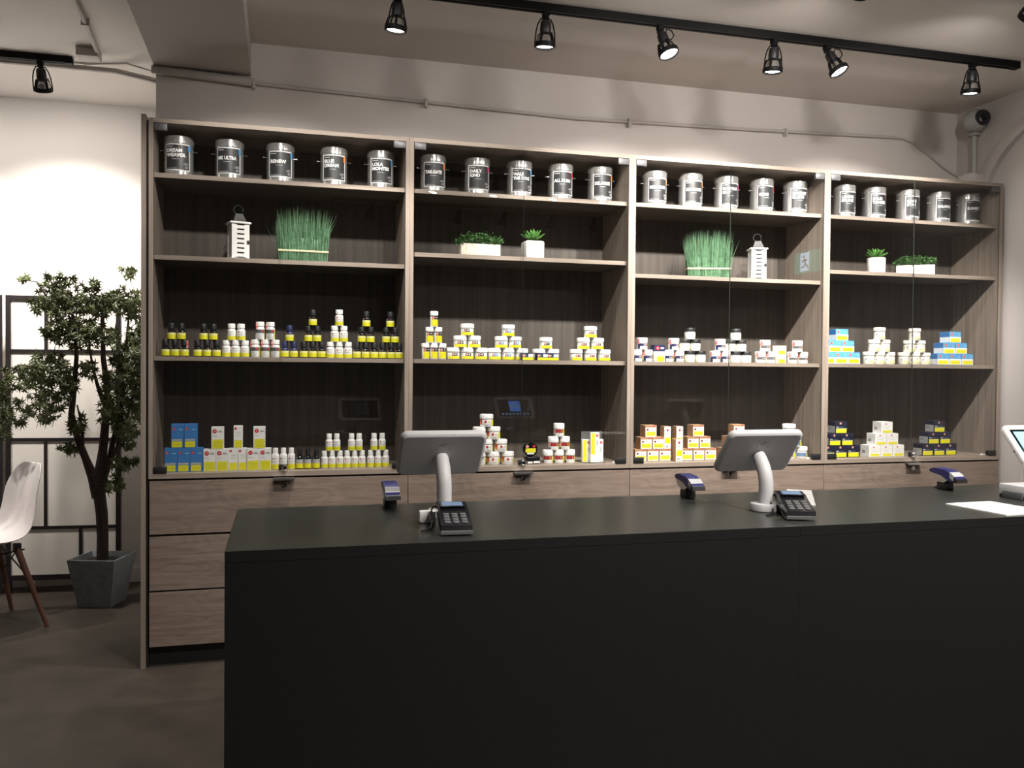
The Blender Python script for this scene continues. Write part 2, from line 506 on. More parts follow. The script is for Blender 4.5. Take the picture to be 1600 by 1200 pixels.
HEAD = {}
def spot_meshes():
    # local frame: pivot at origin, beam along -Z
    mb = MB(); mb.box(-0.013, 0.013, -0.016, 0.016, -0.006, 0.034, 'track_black'); mb.lathe([(0.016, -0.018), (0.013, 0.0)], 'track_black', 12)
    HEAD['adapter'] = mb.mesh('adapter')
    mb = MB()
    for s in (-1, 1):
        mb.tube([(0, 0, -0.004), (s * 0.022, 0, -0.008), (s * 0.034, 0, -0.03), (s * 0.041, 0, -0.06), (s * 0.044, 0, -0.10), (s * 0.043, 0, -0.118)], 0.0032, 'track_black', 6)
    HEAD['yoke'] = mb.mesh('yoke')
    HEAD['socket'] = MB().lathe([(0.018, -0.015), (0.022, -0.022), (0.024, -0.05), (0.023, -0.064), (0.03, -0.072)], 'black_plastic', 16).mesh('socket')
    HEAD['cage_bar'] = MB().tube([(0.029, 0, -0.066), (0.036, 0, -0.085), (0.042, 0, -0.112)], 0.005, 'track_black', 6).mesh('cage_bar')
    HEAD['reflector'] = MB().lathe([(0.022, -0.066), (0.032, -0.085), (0.037, -0.108)], 'chrome', 20, cap0=True, cap1=False).mesh('reflector')
    HEAD['rim'] = MB().lathe([(0.040, -0.104), (0.0455, -0.106), (0.0455, -0.124), (0.041, -0.127), (0.038, -0.122)], 'track_black', 24, cap0=False, cap1=False).mesh('rim')
    HEAD['lamp_face'] = MB().lathe([(0.002, -0.121), (0.025, -0.1205), (0.038, -0.117)], 'bulb', 20, cap0=True, cap1=False).mesh('lamp_face')
    HEAD['cable'] = MB().tube([(0.0, 0.018, -0.03), (0.012, 0.034, -0.02), (0.0, 0.048, -0.035), (-0.01, 0.046, -0.055), (-0.006, 0.03, -0.066), (0, 0.02, -0.058)], 0.003, 'track_black', 6).mesh('cable')
spot_meshes()
place = {'A': 'on the track above the cabinets', 'B': 'on the track over the shop floor', 'C': 'on the track near the counter',
         'D': 'on the rear shop floor track', 'L': 'on the short track at upper left'}
cnt = {}
tot = {}
for l in LAMPS:
    tot[l[5]] = tot.get(l[5], 0) + 1
for (x, y, aim, power, cone, wh, cable) in LAMPS:
    cnt[wh] = cnt.get(wh, 0) + 1
    if wh == 'L':
        lab = ('black spotlight %s, the one nearer the cabinet' if x > -1 else 'black spotlight %s, the one farther left') % place[wh]
    else:
        lab = '%s black spotlight from the left %s' % (ORD[cnt[wh]], place[wh])
    t = thing('track_spotlight', lab, 'spotlight', (x, y, CEIL - (0.033 if wh == 'C' else 0.045)), 0, 'black track spotlights')
    obj('adapter', HEAD['adapter'], t)
    piv = Vector((0, 0, -0.010))
    d = (Vector(aim) - (Vector((x, y, CEIL - 0.045)) + piv)).normalized()
    q = (-d).to_track_quat('Z', 'Y')
    # keep the yoke plane across the room
    for p in ('yoke', 'socket', 'reflector', 'rim', 'lamp_face') + (('cable',) if cable else ()):
        o = obj(p, HEAD[p], t, piv)
        o.rotation_mode = 'QUATERNION'
        o.rotation_quaternion = q
    for k in range(4):
        o = obj('cage_bar', HEAD['cage_bar'], t, piv)
        o.rotation_mode = 'QUATERNION'
        o.rotation_quaternion = q @ Euler((0, 0, PI / 4 + k * PI / 2)).to_quaternion()
    # reflector beam plus the weaker light the bare lamp spills around it
    for nm, pw, cn, bl in (('spot_beam', power, cone, 1.0 if wh == 'L' else 0.55), ('spot_spill', power * SPILL[wh], SPILL_CONE[wh], 0.5)):
        li = bpy.data.lights.new(nm, 'SPOT')
        li.energy = pw * 10
        li.color = WARM
        li.spot_size = math.radians(cn)
        li.spot_blend = bl
        li.shadow_soft_size = 0.03
        lo = bpy.data.objects.new(nm, li)
        C.objects.link(lo)
        lo.parent = t
        lo.location = piv + d * 0.14
        lo.rotation_mode = 'QUATERNION'
        lo.rotation_quaternion = q

# ================================================================== DISPLAY CABINETS
XS = [0.0, 1.1201, 2.2229, 3.3283, 4.4553]
TOP, DECK0, DECK = 2.365, 0.8175, 0.840
SH1, SH3 = 2.137, 1.347
SH2 = {1: 1.784, 2: 1.843, 3: 1.784, 4: 1.845}
PT = 0.0185
SEAM = {1: 0.561, 2: 1.667, 3: 2.765, 4: 3.874}
cab_label = {1: 'wood veneer display cabinet with glass doors, leftmost, two drawers visible below the top one',
             2: 'second wood veneer glass-door cabinet from the left, behind the left tablet stand',
             3: 'third wood veneer glass-door cabinet from the left, behind the right tablet stand',
             4: 'rightmost wood veneer glass-door cabinet, against the right wall'}
for u in (1, 2, 3, 4):
    x0, x1 = XS[u - 1], XS[u]
    w = x1 - x0
    t = thing('display_cabinet', cab_label[u], 'cabinet', (x0, 0, 0), 0, 'glass-fronted display cabinets along the wall')
    i0, i1 = PT, w - PT
    MB().box(0.0004, PT, 0.0, 0.36, DECK0, TOP, 'wood_upright').build('side_panel', t)
    MB().box(i1, w - 0.0004, 0.0, 0.36, DECK0, TOP, 'wood_upright').build('side_panel', t)
    MB().box(i0, i1, 0.0, 0.36, TOP - PT, TOP, 'wood_level').build('top_panel', t)
    MB().box(i0, i1, 0.0, 0.36, DECK0, DECK, 'wood_level').build('bottom_panel', t)
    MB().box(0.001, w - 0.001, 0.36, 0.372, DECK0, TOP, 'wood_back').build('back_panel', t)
    for z in (SH1, SH2[u], SH3):
        sf = MB().box(i0 + 0.001, i1 - 0.001, 0.0262, 0.358, z - 0.0195, z, 'wood_shelf_shade').build('shelf', t)  # shade on the undersides is put into the board colour
        MB().box(i0 + 0.001, i1 - 0.001, 0.025, 0.0262, z - 0.0195, z, 'wood_level').build('unshaded_edge', sf)  # front edge keeps the undarkened wood colour
    # base carcass and drawers
    MB().box(0.001, w - 0.001, 0.021, 0.36, 0.09, DECK0 - 0.012, 'black_plastic').build('base_carcass', t)
    MB().box(0.001, w - 0.001, 0.045, 0.36, 0.0, 0.09, 'black_plastic').build('toe_kick', t)
    for zi, (za, zb) in enumerate(((0.577, 0.808), (0.334, 0.567), (0.09, 0.326))):
        df = MB().bevel_box(0.005 if u == 1 else 0.0015, w - 0.0015, 0.0, 0.0195, za, zb, 'wood_drawer', 0.0008, 1).build('drawer_front', t)
        c = SEAM[u] - x0 + 0.004
        if zi == 0:
            MB().box(c - 0.045, c + 0.045, -0.030, 0.004, zb + 0.001, zb + 0.004, 'alu').box(c - 0.045, c + 0.045, -0.030, -0.028, zb - 0.006, zb + 0.001, 'alu').build('pull', df)
            k = MB()
            k.xf = Matrix.Translation((c + 0.003, 0, 0.781)) @ Matrix.Rotation(PI / 2, 4, 'X')
            k.lathe([(0.013, -0.001), (0.013, 0.006), (0.010, 0.010), (0.004, 0.0105)], 'chrome', 16)
            k.box(-0.0015, 0.0015, -0.005, 0.005, 0.0105, 0.0112, 'black_ink')
            k.build('lock_knob', df)
    # glass doors
    sm = SEAM[u] - x0
    for a, b, side in ((i0 + 0.002, sm - 0.0012, -1), (sm + 0.0012, i1 - 0.002, 1)):
        g = MB()
        ya, yb, za, zb = 0.004, 0.009, 0.8435, TOP - PT - 0.003
        g.quad_y(a, b, za, zb, ya, 'door_glass')
        g.add([(b, yb, za), (a, yb, za), (a, yb, zb), (b, yb, zb)], [(0, 1, 2, 3)], 'door_glass')
        g.add([(a, yb, za), (a, ya, za), (a, ya, zb), (a, yb, zb)], [(0, 1, 2, 3)], 'glass_edge')
        g.add([(b, ya, za), (b, yb, za), (b, yb, zb), (b, ya, zb)], [(0, 1, 2, 3)], 'glass_edge')
        g.add([(a, ya, zb), (b, ya, zb), (b, yb, zb), (a, yb, zb)], [(0, 1, 2, 3)], 'glass_edge')
        d = g.build('glass_door', t)
        hx0, hx1 = (a, a + 0.054) if side < 0 else (b - 0.054, b)
        MB().bevel_box(hx0, hx1, -0.002, 0.016, zb - 0.030, zb + 0.001, 'clip_grey', 0.002).build('top_hinge', d)
        MB().bevel_box(hx0, hx1, -0.003, 0.018, DECK + 0.0005, DECK + 0.029, 'black_plastic', 0.002).build('bottom_hinge', d)
    lk = MB()
    lk.bevel_box(sm - 0.020, sm + 0.018, -0.004, 0.0035, DECK + 0.004, DECK + 0.030, 'black_plastic', 0.0015)
    lk.xf = Matrix.Translation((sm + 0.006, -0.004, DECK + 0.017)) @ Matrix.Rotation(PI / 2, 4, 'X')
    lk.lathe([(0.0125, 0.0), (0.0125, 0.012), (0.009, 0.016), (0.003, 0.0165)], 'chrome', 16)
    lk.build('door_lock', t)
    if u == 1:
        MB().box(-0.029, -0.010, -0.004, 0.372, 0.0, TOP + 0.012, 'wood_upright').build('end_panel', t)
        MB().box(-0.010, 0.0, 0.012, 0.372, 0.0, TOP - 0.01, 'black_plastic').build('filler_strip', t)

# ================================================================== COUNTER
ct = thing('service_counter', 'long charcoal black service counter in the foreground', 'counter', (0.419, -1.822, 0))
CX1 = 4.46 - 0.419
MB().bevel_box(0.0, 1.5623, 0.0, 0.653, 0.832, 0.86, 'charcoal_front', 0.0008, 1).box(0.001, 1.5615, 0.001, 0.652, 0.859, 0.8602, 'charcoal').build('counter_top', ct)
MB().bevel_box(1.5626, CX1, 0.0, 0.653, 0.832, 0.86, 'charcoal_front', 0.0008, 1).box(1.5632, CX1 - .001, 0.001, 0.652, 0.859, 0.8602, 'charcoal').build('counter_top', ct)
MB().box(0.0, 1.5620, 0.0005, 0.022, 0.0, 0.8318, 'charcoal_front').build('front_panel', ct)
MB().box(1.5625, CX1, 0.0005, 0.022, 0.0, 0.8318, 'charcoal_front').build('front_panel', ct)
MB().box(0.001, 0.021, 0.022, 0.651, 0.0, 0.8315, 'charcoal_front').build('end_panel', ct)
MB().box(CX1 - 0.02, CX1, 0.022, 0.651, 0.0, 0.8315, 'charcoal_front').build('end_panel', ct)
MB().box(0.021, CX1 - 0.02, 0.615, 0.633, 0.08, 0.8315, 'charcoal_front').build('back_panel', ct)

# ================================================================== TINS ON THE TOP SHELF
TR, TH = 0.0625, 0.178
TIN = {}
TIN['can_body'] = MB().lathe([(TR - 0.003, 0), (TR, 0.002), (TR, 0.005), (TR - 0.0012, 0.007), (TR - 0.0012, TH - 0.033), (TR, TH - 0.031), (TR, TH - 0.029)], 'tin_metal', 40, cap1=False).mesh('can_body')
TIN['lid'] = MB().lathe([(TR - 0.001, TH - 0.029), (TR + 0.001, TH - 0.0285), (TR + 0.001, TH - 0.0008), (TR + 0.0004, TH), (TR - 0.005, TH), (TR - 0.006, TH - 0.004), (0.002, TH - 0.003)], 'tin_metal', 40, cap0=False).mesh('lid')
_m = MB()
_m.xf = Matrix.Translation((TR, 0, 0.122)) @ Matrix.Rotation(PI / 2, 4, 'Y')
_m.lathe([(0.002, -0.002), (0.002, 0.011), (0.0045, 0.011), (0.0045, 0.014), (0.001, 0.016)], 'chrome', 10)
TIN['ear'] = _m.mesh('bail_ear')
_l = MB()
LR = TR + 0.0004
_l.patch(LR, -51, 51, 0.026, 0.142, 'label_white', 14)
_l.patch(LR + 0.0003, -47.5, 47.5, 0.030, 0.138, 'label_black', 14)
_l.patch(LR + 0.0006, -43, -18, 0.128, 0.132, 'mid_grey', 3)
_l.patch(LR + 0.0006, -43, 0, 0.034, 0.0365, 'text_grey', 4)
_l.patch(LR + 0.0006, 28, 42, 0.058, 0.060, 'mid_grey', 2)
_l.patch(LR + 0.0006, 24, 42, 0.052, 0.055, 'mid_grey', 2)
_l.patch(LR + 0.0006, 30, 42, 0.043, 0.0455, 'mid_grey', 2)
_l.patch(LR + 0.0006, 30, 42, 0.037, 0.040, 'mid_grey', 2)
TIN['label'] = _l.mesh('label')
def wrap_text(body, z_top):
    lines = body.split('\n')
    size = 0.021
    me = text_mesh(body, size, 0.0009)
    w = max((v.co.x for v in me.vertices), default=0.05)
    k = min(1.0, 0.084 / w)
    R_ = LR + 0.0008
    for v in me.vertices:
        a = math.radians(-43) + v.co.x * k / R_
        z = z_top + v.co.y
        v.co = Vector((R_ * math.sin(a), -R_ * math.cos(a), z))
    me.materials.clear()
    me.materials.append(MAT['label_white'])
    return me
NAMES = {1: [('DREAM\nWEAVER', 'tab_blue'), ('MK ULTRA', 'tab_blue'), ('RENEW', 'tab_blue'), ('BLUE\nDREAM', 'orange'), ('LOLA\nMONTES', 'tab_blue')],
         2: [('TAILGATE', 'orange'), ('DAILY\nKIND', 'magenta'), ('WALK\nTHE DOG', 'tab_blue'), ('ALL KUSH', 'red'), ('DELAHAZE', 'orange')],
         3: [('MERIDIAN', 'orange'), ('RIO BRAVO', 'orange'), ('BANANA\nSPLIT', 'magenta'), ('GEMS', 'red'), ('FANTASY\nISLAND', None)],
         4: [('LEMON\nSKUNK', None), ('SOUR\nTANGIE', 'red'), ('SENSI\nSTAR', None), ('BALANCE', None), ('SUNSET', None)]}
TINX = {1: [0.108, 0.322, 0.544, 0.784, 1.000], 2: [1.250, 1.467, 1.680, 1.892, 2.101],
        3: [2.400, 2.602, 2.808, 3.016, 3.219], 4: [3.520, 3.714, 3.934, 4.139, 4.340]}
TABWORD = {'tab_blue': 'blue', 'orange': 'orange', 'magenta': 'magenta', 'red': 'red'}
for u in TINX:
    for i, x in enumerate(TINX[u]):
        txt, tab = NAMES[u][i]
        lab = 'silver tin, %s from the left on the top shelf of the %s cabinet' % (ORD[i + 1], CAB[u])
        if tab:
            lab = lab.replace('silver tin', 'silver %s-tabbed tin' % TABWORD[tab])
        t = thing('storage_tin', lab, 'tin', (x, 0.135, SH1), random.uniform(-0.04, 0.04), 'labelled silver tins on the top shelf')
        obj('can_body', TIN['can_body'], t)
        obj('lid', TIN['lid'], t)
        obj('bail_ear', TIN['ear'], t)
        obj('bail_ear', TIN['ear'], t, rot=(0, 0, PI))
        lb = obj('label', TIN['label'], t)
        two = '\n' in txt
        z0 = 0.106 if two else 0.088
        obj('lettering', wrap_text(txt, z0), lb)
        zs = z0 - (0.021 * 0.95 if two else 0) - 0.009
        MB().patch(LR + 0.0007, -20, 8, zs - 0.002, zs, 'mid_grey', 4).build('fine_print', lb)
        if tab:
            MB().patch(LR + 0.0009, 42, 53, 0.112, 0.138, tab, 2).build('colour_tab', lb)

# ================================================================== SMALL STOCK: MESHES BY KIND
def cylkind(kind):
    """parts of a bottle or jar: {part: mesh}; origin at base centre, label facing -Y"""
    P = {}
    def bottle(r, h, capr, caph, m, capm, neck=0.72, sh=0.011, n=18):
        hb = h - caph
        P['body'] = MB().lathe([(r * 0.94, 0), (r, 0.0025), (r, hb - sh - 0.003), (r * 0.96, hb - sh), (r * neck, hb - 0.003), (r * neck, hb + 0.001)], m, n).mesh('body')
        P['cap'] = MB().lathe([(capr, hb - 0.001), (capr, h - 0.002), (capr * 0.93, h)], capm, n).mesh('cap')
    def jar(r, h, lidh, m, lidm, lr=1.05, n=22):
        hb = h - lidh
        P['body'] = MB().lathe([(r * 0.93, 0), (r * 0.98, 0.003), (r * 0.98, hb * 0.82), (r * 0.92, hb), (r * 0.92, hb + 0.001)], m, n).mesh('body')
        P['cap'] = MB().lathe([(r * lr, hb), (r * lr, h - 0.004), (r * (lr - 0.06), h - 0.0005), (r * (lr - 0.12), h)], lidm, n).mesh('cap')
    l = MB()
    if kind in ('dark', 'dark_tag', 'navy'):
        r, h = 0.0185, 0.073
        bm_ = 'navy' if kind == 'navy' else 'dark_glass'
        bottle(r, h, 0.0145, 0.024, bm_, 'navy' if kind == 'navy' else 'black_plastic', 0.6, 0.010)
        R_ = r + 0.0003
        l.patch(R_, -85, 85, 0.004, 0.022, 'yellow').patch(R_, -85, 85, 0.022, 0.0315, 'pale_yellow')
        l.patch(R_ + .0002, -60, 60, 0.0125, 0.0132, 'green_ink')
        l.dot(R_, -50, 0.037, 0.0032, 'pink')
        if kind == 'dark_tag':
            l.box(0.008, 0.0155, -0.0185, -0.0178, 0.036, 0.070, 'pink')
            l.quad_y(0.009, 0.0145, 0.050, 0.056, -0.0187, 'red').quad_y(0.009, 0.0145, 0.060, 0.064, -0.0187, 'red')
    elif kind in ('white', 'medwhite', 'smallwhite'):
        r, h, cr = {'white': (0.0190, 0.0745, 0.0165), 'medwhite': (0.0165, 0.097, 0.0115), 'smallwhite': (0.0163, 0.079, 0.0122)}[kind]
        bottle(r, h, cr, 0.019 if kind == 'white' else 0.021, 'white', 'white', 0.7, 0.010)
        R_ = r + 0.0003
        k = h / 0.0745
        l.patch(R_, -80, 85, 0.003, 0.0185 * k, 'yellow').patch(R_ + .0002, -50, 60, 0.010 * k, 0.0106 * k, 'green_ink')
        l.dot(R_, -35, 0.038 * k, 0.0036, 'red')
        l.patch(R_, -10, 40, 0.037 * k, 0.039 * k, 'mid_grey').patch(R_, -50, 30, 0.027 * k, 0.0285 * k, 'mid_grey')
    elif kind == 'band':
        r, h = 0.0200, 0.080
        bottle(r, h, 0.0185, 0.019, 'white', 'white', 0.78, 0.009)
        R_ = r + 0.0003
        l.patch(R_, -80, 60, 0.029, 0.045, 'dark_grey').dot(R_ + .0003, 32, 0.038, 0.005, 'red')
        l.patch(R_, 60, 100, 0.003, 0.045, 'yellow')
        for k in range(4):
            l.patch(R_, -30, 20, 0.008 + k * 0.005, 0.0092 + k * 0.005, 'mid_grey')
        l.box(-0.019, -0.0125, -0.0186, -0.018, 0.046, 0.074, 'pink').quad_y(-0.0185, -0.013, 0.054, 0.060, -0.0188, 'red')
    elif kind == 'smallblk':
        r, h = 0.0185, 0.076
        bottle(r, h, 0.0195, 0.019, 'white', 'white', 0.82, 0.006)
        R_ = r + 0.0003
        l.patch(R_, -45, 75, 0.005, 0.036, 'yellow').patch(R_, -45, 75, 0.037, 0.052, 'black_ink').dot(R_ + .0003, -22, 0.0445, 0.0062, 'pink')
        l.patch(R_ + .0003, 15, 40, 0.043, 0.047, 'white')
    elif kind in ('jarblk', 'jarblue', 'jarred', 'jargreen'):
        r, h = 0.0315, 0.0575
        jar(r, h, 0.020, 'white', 'white')
        R_ = r + 0.0003
        ink = {'jarblk': 'black_ink', 'jarblue': 'label_blue', 'jarred': 'black_ink', 'jargreen': 'navy'}[kind]
        l.patch(R_, -62, 75, 0.003, 0.0165, 'yellow').patch(R_, -28, 22, 0.0185, 0.031, ink)
        l.dot(R_ + .0003, -16, 0.0248, 0.0055, 'pink')
        if kind == 'jargreen':
            l.dot(R_ + .0003, 4, 0.0248, 0.0035, 'green_ink')
        else:
            l.patch(R_ + .0003, -1, 12, 0.022, 0.0275, 'pink' if kind == 'jarred' else 'white')
    elif kind in ('potnavy', 'potgrey'):
        r, h = 0.0275, 0.0605
        jar(r, h, 0.022, 'white', 'white', 1.02)
        R_ = r + 0.0004
        b = 'navy' if kind == 'potnavy' else 'dark_grey'
        l.patch(R_, -70, 55, 0.018, 0.0315, b)
        l.patch(R_ + .0003, -2, 22, 0.021, 0.0265, 'white' if kind == 'potnavy' else 'mid_grey').dot(R_ + .0003, 38, 0.0247, 0.005, 'orange')
        if kind == 'potnavy':
            l.patch(R_, -70, -42, 0.003, 0.018, b)
        l.patch(R_, 55, 80, 0.004, 0.030, 'yellow')
        l.patch(r * 1.04, -78, -50, 0.028, 0.054, 'pink').patch(r * 1.045, -74, -54, 0.036, 0.044, 'red').patch(r * 1.045, -74, -54, 0.047, 0.052, 'red')
    elif kind == 'jarblack':
        r, h = 0.0285, 0.0585
        jar(r, h, 0.018, 'cream', 'black_plastic', 1.02)
        R_ = r + 0.0003
        l.dot(R_, -55, 0.034, 0.0035, 'text_grey').patch(R_, 55, 82, 0.010, 0.024, 'yellow').patch(R_, -60, -42, 0.026, 0.028, 'mid_grey')
    elif kind == 'jarwhite':
        r, h = 0.0305, 0.067
        jar(r, h, 0.019, 'cream', 'cream', 1.05)
        R_ = r + 0.0003
        l.patch(R_, -30, 50, 0.008, 0.019, 'pale_yellow').dot(R_, 5, 0.032, 0.003, 'text_grey').patch(R_, -62, -45, 0.022, 0.034, 'mid_grey').dot(R_, -20, 0.032, 0.002, 'red')
    elif kind == 'jarside':
        r, h = 0.0320, 0.0610
        jar(r, h, 0.021, 'white', 'white', 1.03)
        R_ = r + 0.0004
        l.dot(R_, -12, 0.026, 0.0062, 'red').patch(R_, 10, 26, 0.024, 0.027, 'text_grey').patch(R_, -12, 20, 0.010, 0.012, 'mid_grey')
        l.patch(R_, 42, 80, 0.008, 0.034, 'yellow').patch(R_, -72, -48, 0.012, 0.040, 'orange').patch(R_ + .0003, -70, -50, 0.026, 0.036, 'red')
    elif kind == 'jarmaroon':
        r, h = 0.0265, 0.0655
        jar(r, h, 0.026, 'white', 'white', 1.02)
        R_ = r + 0.0004
        l.patch(R_, -50, 40, 0.020, 0.036, 'maroon').dot(R_ + .0003, -22, 0.028, 0.006, 'red').dot(R_ + .0003, 18, 0.028, 0.0045, 'orange')
        l.patch(R_, 45, 75, 0.006, 0.036, 'yellow').patch(R_, -78, -52, 0.018, 0.038, 'pink').patch(R_, -78, -55, 0.004, 0.013, 'black_ink')
    elif kind == 'jarbluelbl':
        r, h = 0.0340, 0.0610
        jar(r, h, 0.021, 'white', 'white', 1.04)
        R_ = r + 0.0004
        l.patch(R_, -75, 75, 0.010, 0.030, 'dusty_blue').patch(R_ + .0003, 20, 62, 0.007, 0.027, 'yellow')
    elif kind == 'darkbox':
        r, h = 0.0165, 0.090
        bottle(r, h, 0.0095, 0.026, 'dark_glass', 'black_plastic', 0.58, 0.010)
        R_ = r + 0.0003
        l.patch(R_, -85, 85, 0.004, 0.026, 'yellow').patch(R_, -85, 85, 0.026, 0.0445, 'mid_grey')
        l.dot(R_, -40, 0.052, 0.003, 'text_grey')
    P['label'] = l.mesh('label')
    return P, h

def boxkind(kind):
    P = {}
    D = {'tallblue': (.052, .050, .105), 'tallwhite': (.0515, .050, .098), 'slimwhite': (.0385, .038, .100), 'flatnavy': (.052, .05, .034),
         'boxnavyyel': (.058, .05, .085), 'boxwy': (.051, .05, .046), 'cubeblue': (.0765, .0765, .062), 'cubenavy': (.075, .072, .065),
         'cubewhite': (.0735, .072, .0635), 'kraft': (.064, .064, .061), 'slimkraft': (.038, .05, .115), 'slimyellow': (.045, .02, .113)}
    w, d, h = D[kind]
    body = {'tallblue': 'blue', 'tallwhite': 'white', 'slimwhite': 'white', 'flatnavy': 'navy', 'boxnavyyel': 'white', 'boxwy': 'cream',
            'cubeblue': 'sky_blue', 'cubenavy': 'deep_navy', 'cubewhite': 'white', 'kraft': 'kraft', 'slimkraft': 'kraft', 'slimyellow': 'white'}[kind]
    P['carton'] = MB().bevel_box(-w / 2, w / 2, -d / 2, d / 2, 0, h, body, 0.0006, 1).mesh('carton')
    l = MB()
    yf = -d / 2
    def q(x0, x1, z0, z1, m, k=1):
        l.quad_y(x0 * w - w / 2, x1 * w - w / 2, z0 * h, z1 * h, yf - 0.0003 * k, m)
    def dt(x, z, r, m, k=2):
        l.disc_y(x * w - w / 2, z * h, r, yf - 0.0003 * k, m)
    def side(y0, y1, z0, z1, m, k=1):
        l.quad_x(-d / 2 + y0 * d, -d / 2 + y1 * d, z0 * h, z1 * h, -w / 2 - 0.0003 * k, m)
    if kind == 'tallblue':
        q(.04, .86, .30, .38, 'mid_grey'); q(.04, .86, .03, .28, 'yellow'); dt(.2, .80, .0062, 'red'); dt(.2, .80, .003, 'pink', 3); q(.6, .9, .76, .79, 'pale_blue')
        q(.12, .78, .145, .155, 'green_ink', 2)
    elif kind == 'tallwhite':
        q(.08, .94, .02, .44, 'yellow'); dt(.27, .81, .0095, 'red'); dt(.27, .81, .004, 'pink', 3); q(.52, .92, .76, .80, 'text_grey'); q(.6, .8, .81, .85, 'mid_grey')
        q(.08, .45, .60, .615, 'mid_grey'); q(.08, .55, .55, .56, 'mid_grey')
        for k in range(3):
            q(.14, .85, .12 + k * .1, .13 + k * .1, 'green_ink', 2)
    elif kind == 'slimwhite':
        q(.08, .92, .03, .36, 'yellow'); dt(.22, .88, .0055, 'red'); q(.3, .8, .68, .70, 'mid_grey'); q(.2, .85, .60, .61, 'mid_grey'); q(.2, .8, .54, .55, 'mid_grey')
    elif kind == 'flatnavy':
        q(.0, 1, .04, .40, 'yellow'); q(.55, 1, .46, .88, 'white'); dt(.12, .68, .0065, 'pink'); dt(.30, .68, .004, 'green_ink')
    elif kind == 'boxnavyyel':
        q(0, 1, .62, 1, 'navy'); q(.22, .95, .02, .34, 'yellow'); dt(.30, .81, .011, 'red'); dt(.30, .81, .006, 'pink', 3); q(.58, .88, .76, .86, 'white', 2)
        side(0, 1, .62, 1, 'navy')
    elif kind == 'boxwy':
        q(.1, .9, .02, .45, 'yellow'); dt(.2, .78, .003, 'mid_grey')
    elif kind == 'cubeblue':
        q(.0, 1, .03, .54, 'white'); q(.08, .92, .07, .40, 'yellow', 2); dt(.2, .78, .0085, 'pink'); dt(.2, .78, .0045, 'red', 3); q(.75, .93, .72, .78, 'pale_blue', 2)
        side(.03, .97, .05, .52, 'white'); side(.03, .97, .55, .99, 'blue')
    elif kind == 'cubenavy':
        q(.06, .92, .05, .42, 'yellow'); q(.06, .92, .36, .42, 'pale_yellow', 2); dt(.42, .84, .0062, 'pink'); dt(.42, .84, .003, 'mid_grey', 3); q(.08, .28, .50, .55, 'white'); q(.3, .7, .51, .54, 'dusty_blue')
        side(.04, .96, .04, .62, 'mid_grey'); side(.5, .9, .30, .52, 'text_grey', 2)
    elif kind == 'cubewhite':
        q(0, 1, .655, .67, 'mid_grey'); q(.15, .9, .06, .26, 'yellow'); dt(.42, .82, .0045, 'red'); q(.2, .7, .47, .50, 'mid_grey')
        side(0, 1, .655, .67, 'mid_grey'); side(.45, .8, .3, .55, 'text_grey')
    elif kind == 'kraft':
        q(.04, .97, .03, .82, 'white'); q(.1, .9, .12, .46, 'yellow', 2); dt(.22, .63, .0055, 'maroon'); dt(.55, .64, .0035, 'mid_grey'); q(.65, .9, .90, .95, 'red')
        for k in range(2):
            q(.14, .84, .22 + k * .12, .24 + k * .12, 'green_ink', 3)
    elif kind == 'slimkraft':
        q(.02, .98, .01, .99, 'white'); q(.12, .9, .24, .50, 'yellow', 2); dt(.5, .83, .0062, 'red'); dt(.5, .65, .004, 'raffia'); q(.2, .6, .05, .15, 'mid_grey', 2)
    elif kind == 'slimyellow':
        q(.08, .48, .02, .97, 'yellow'); dt(.74, .86, .0075, 'red'); dt(.74, .86, .004, 'pink', 3); q(.66, .8, .45, .65, 'mid_grey')
    P['label'] = l.mesh('label')
    return P, h

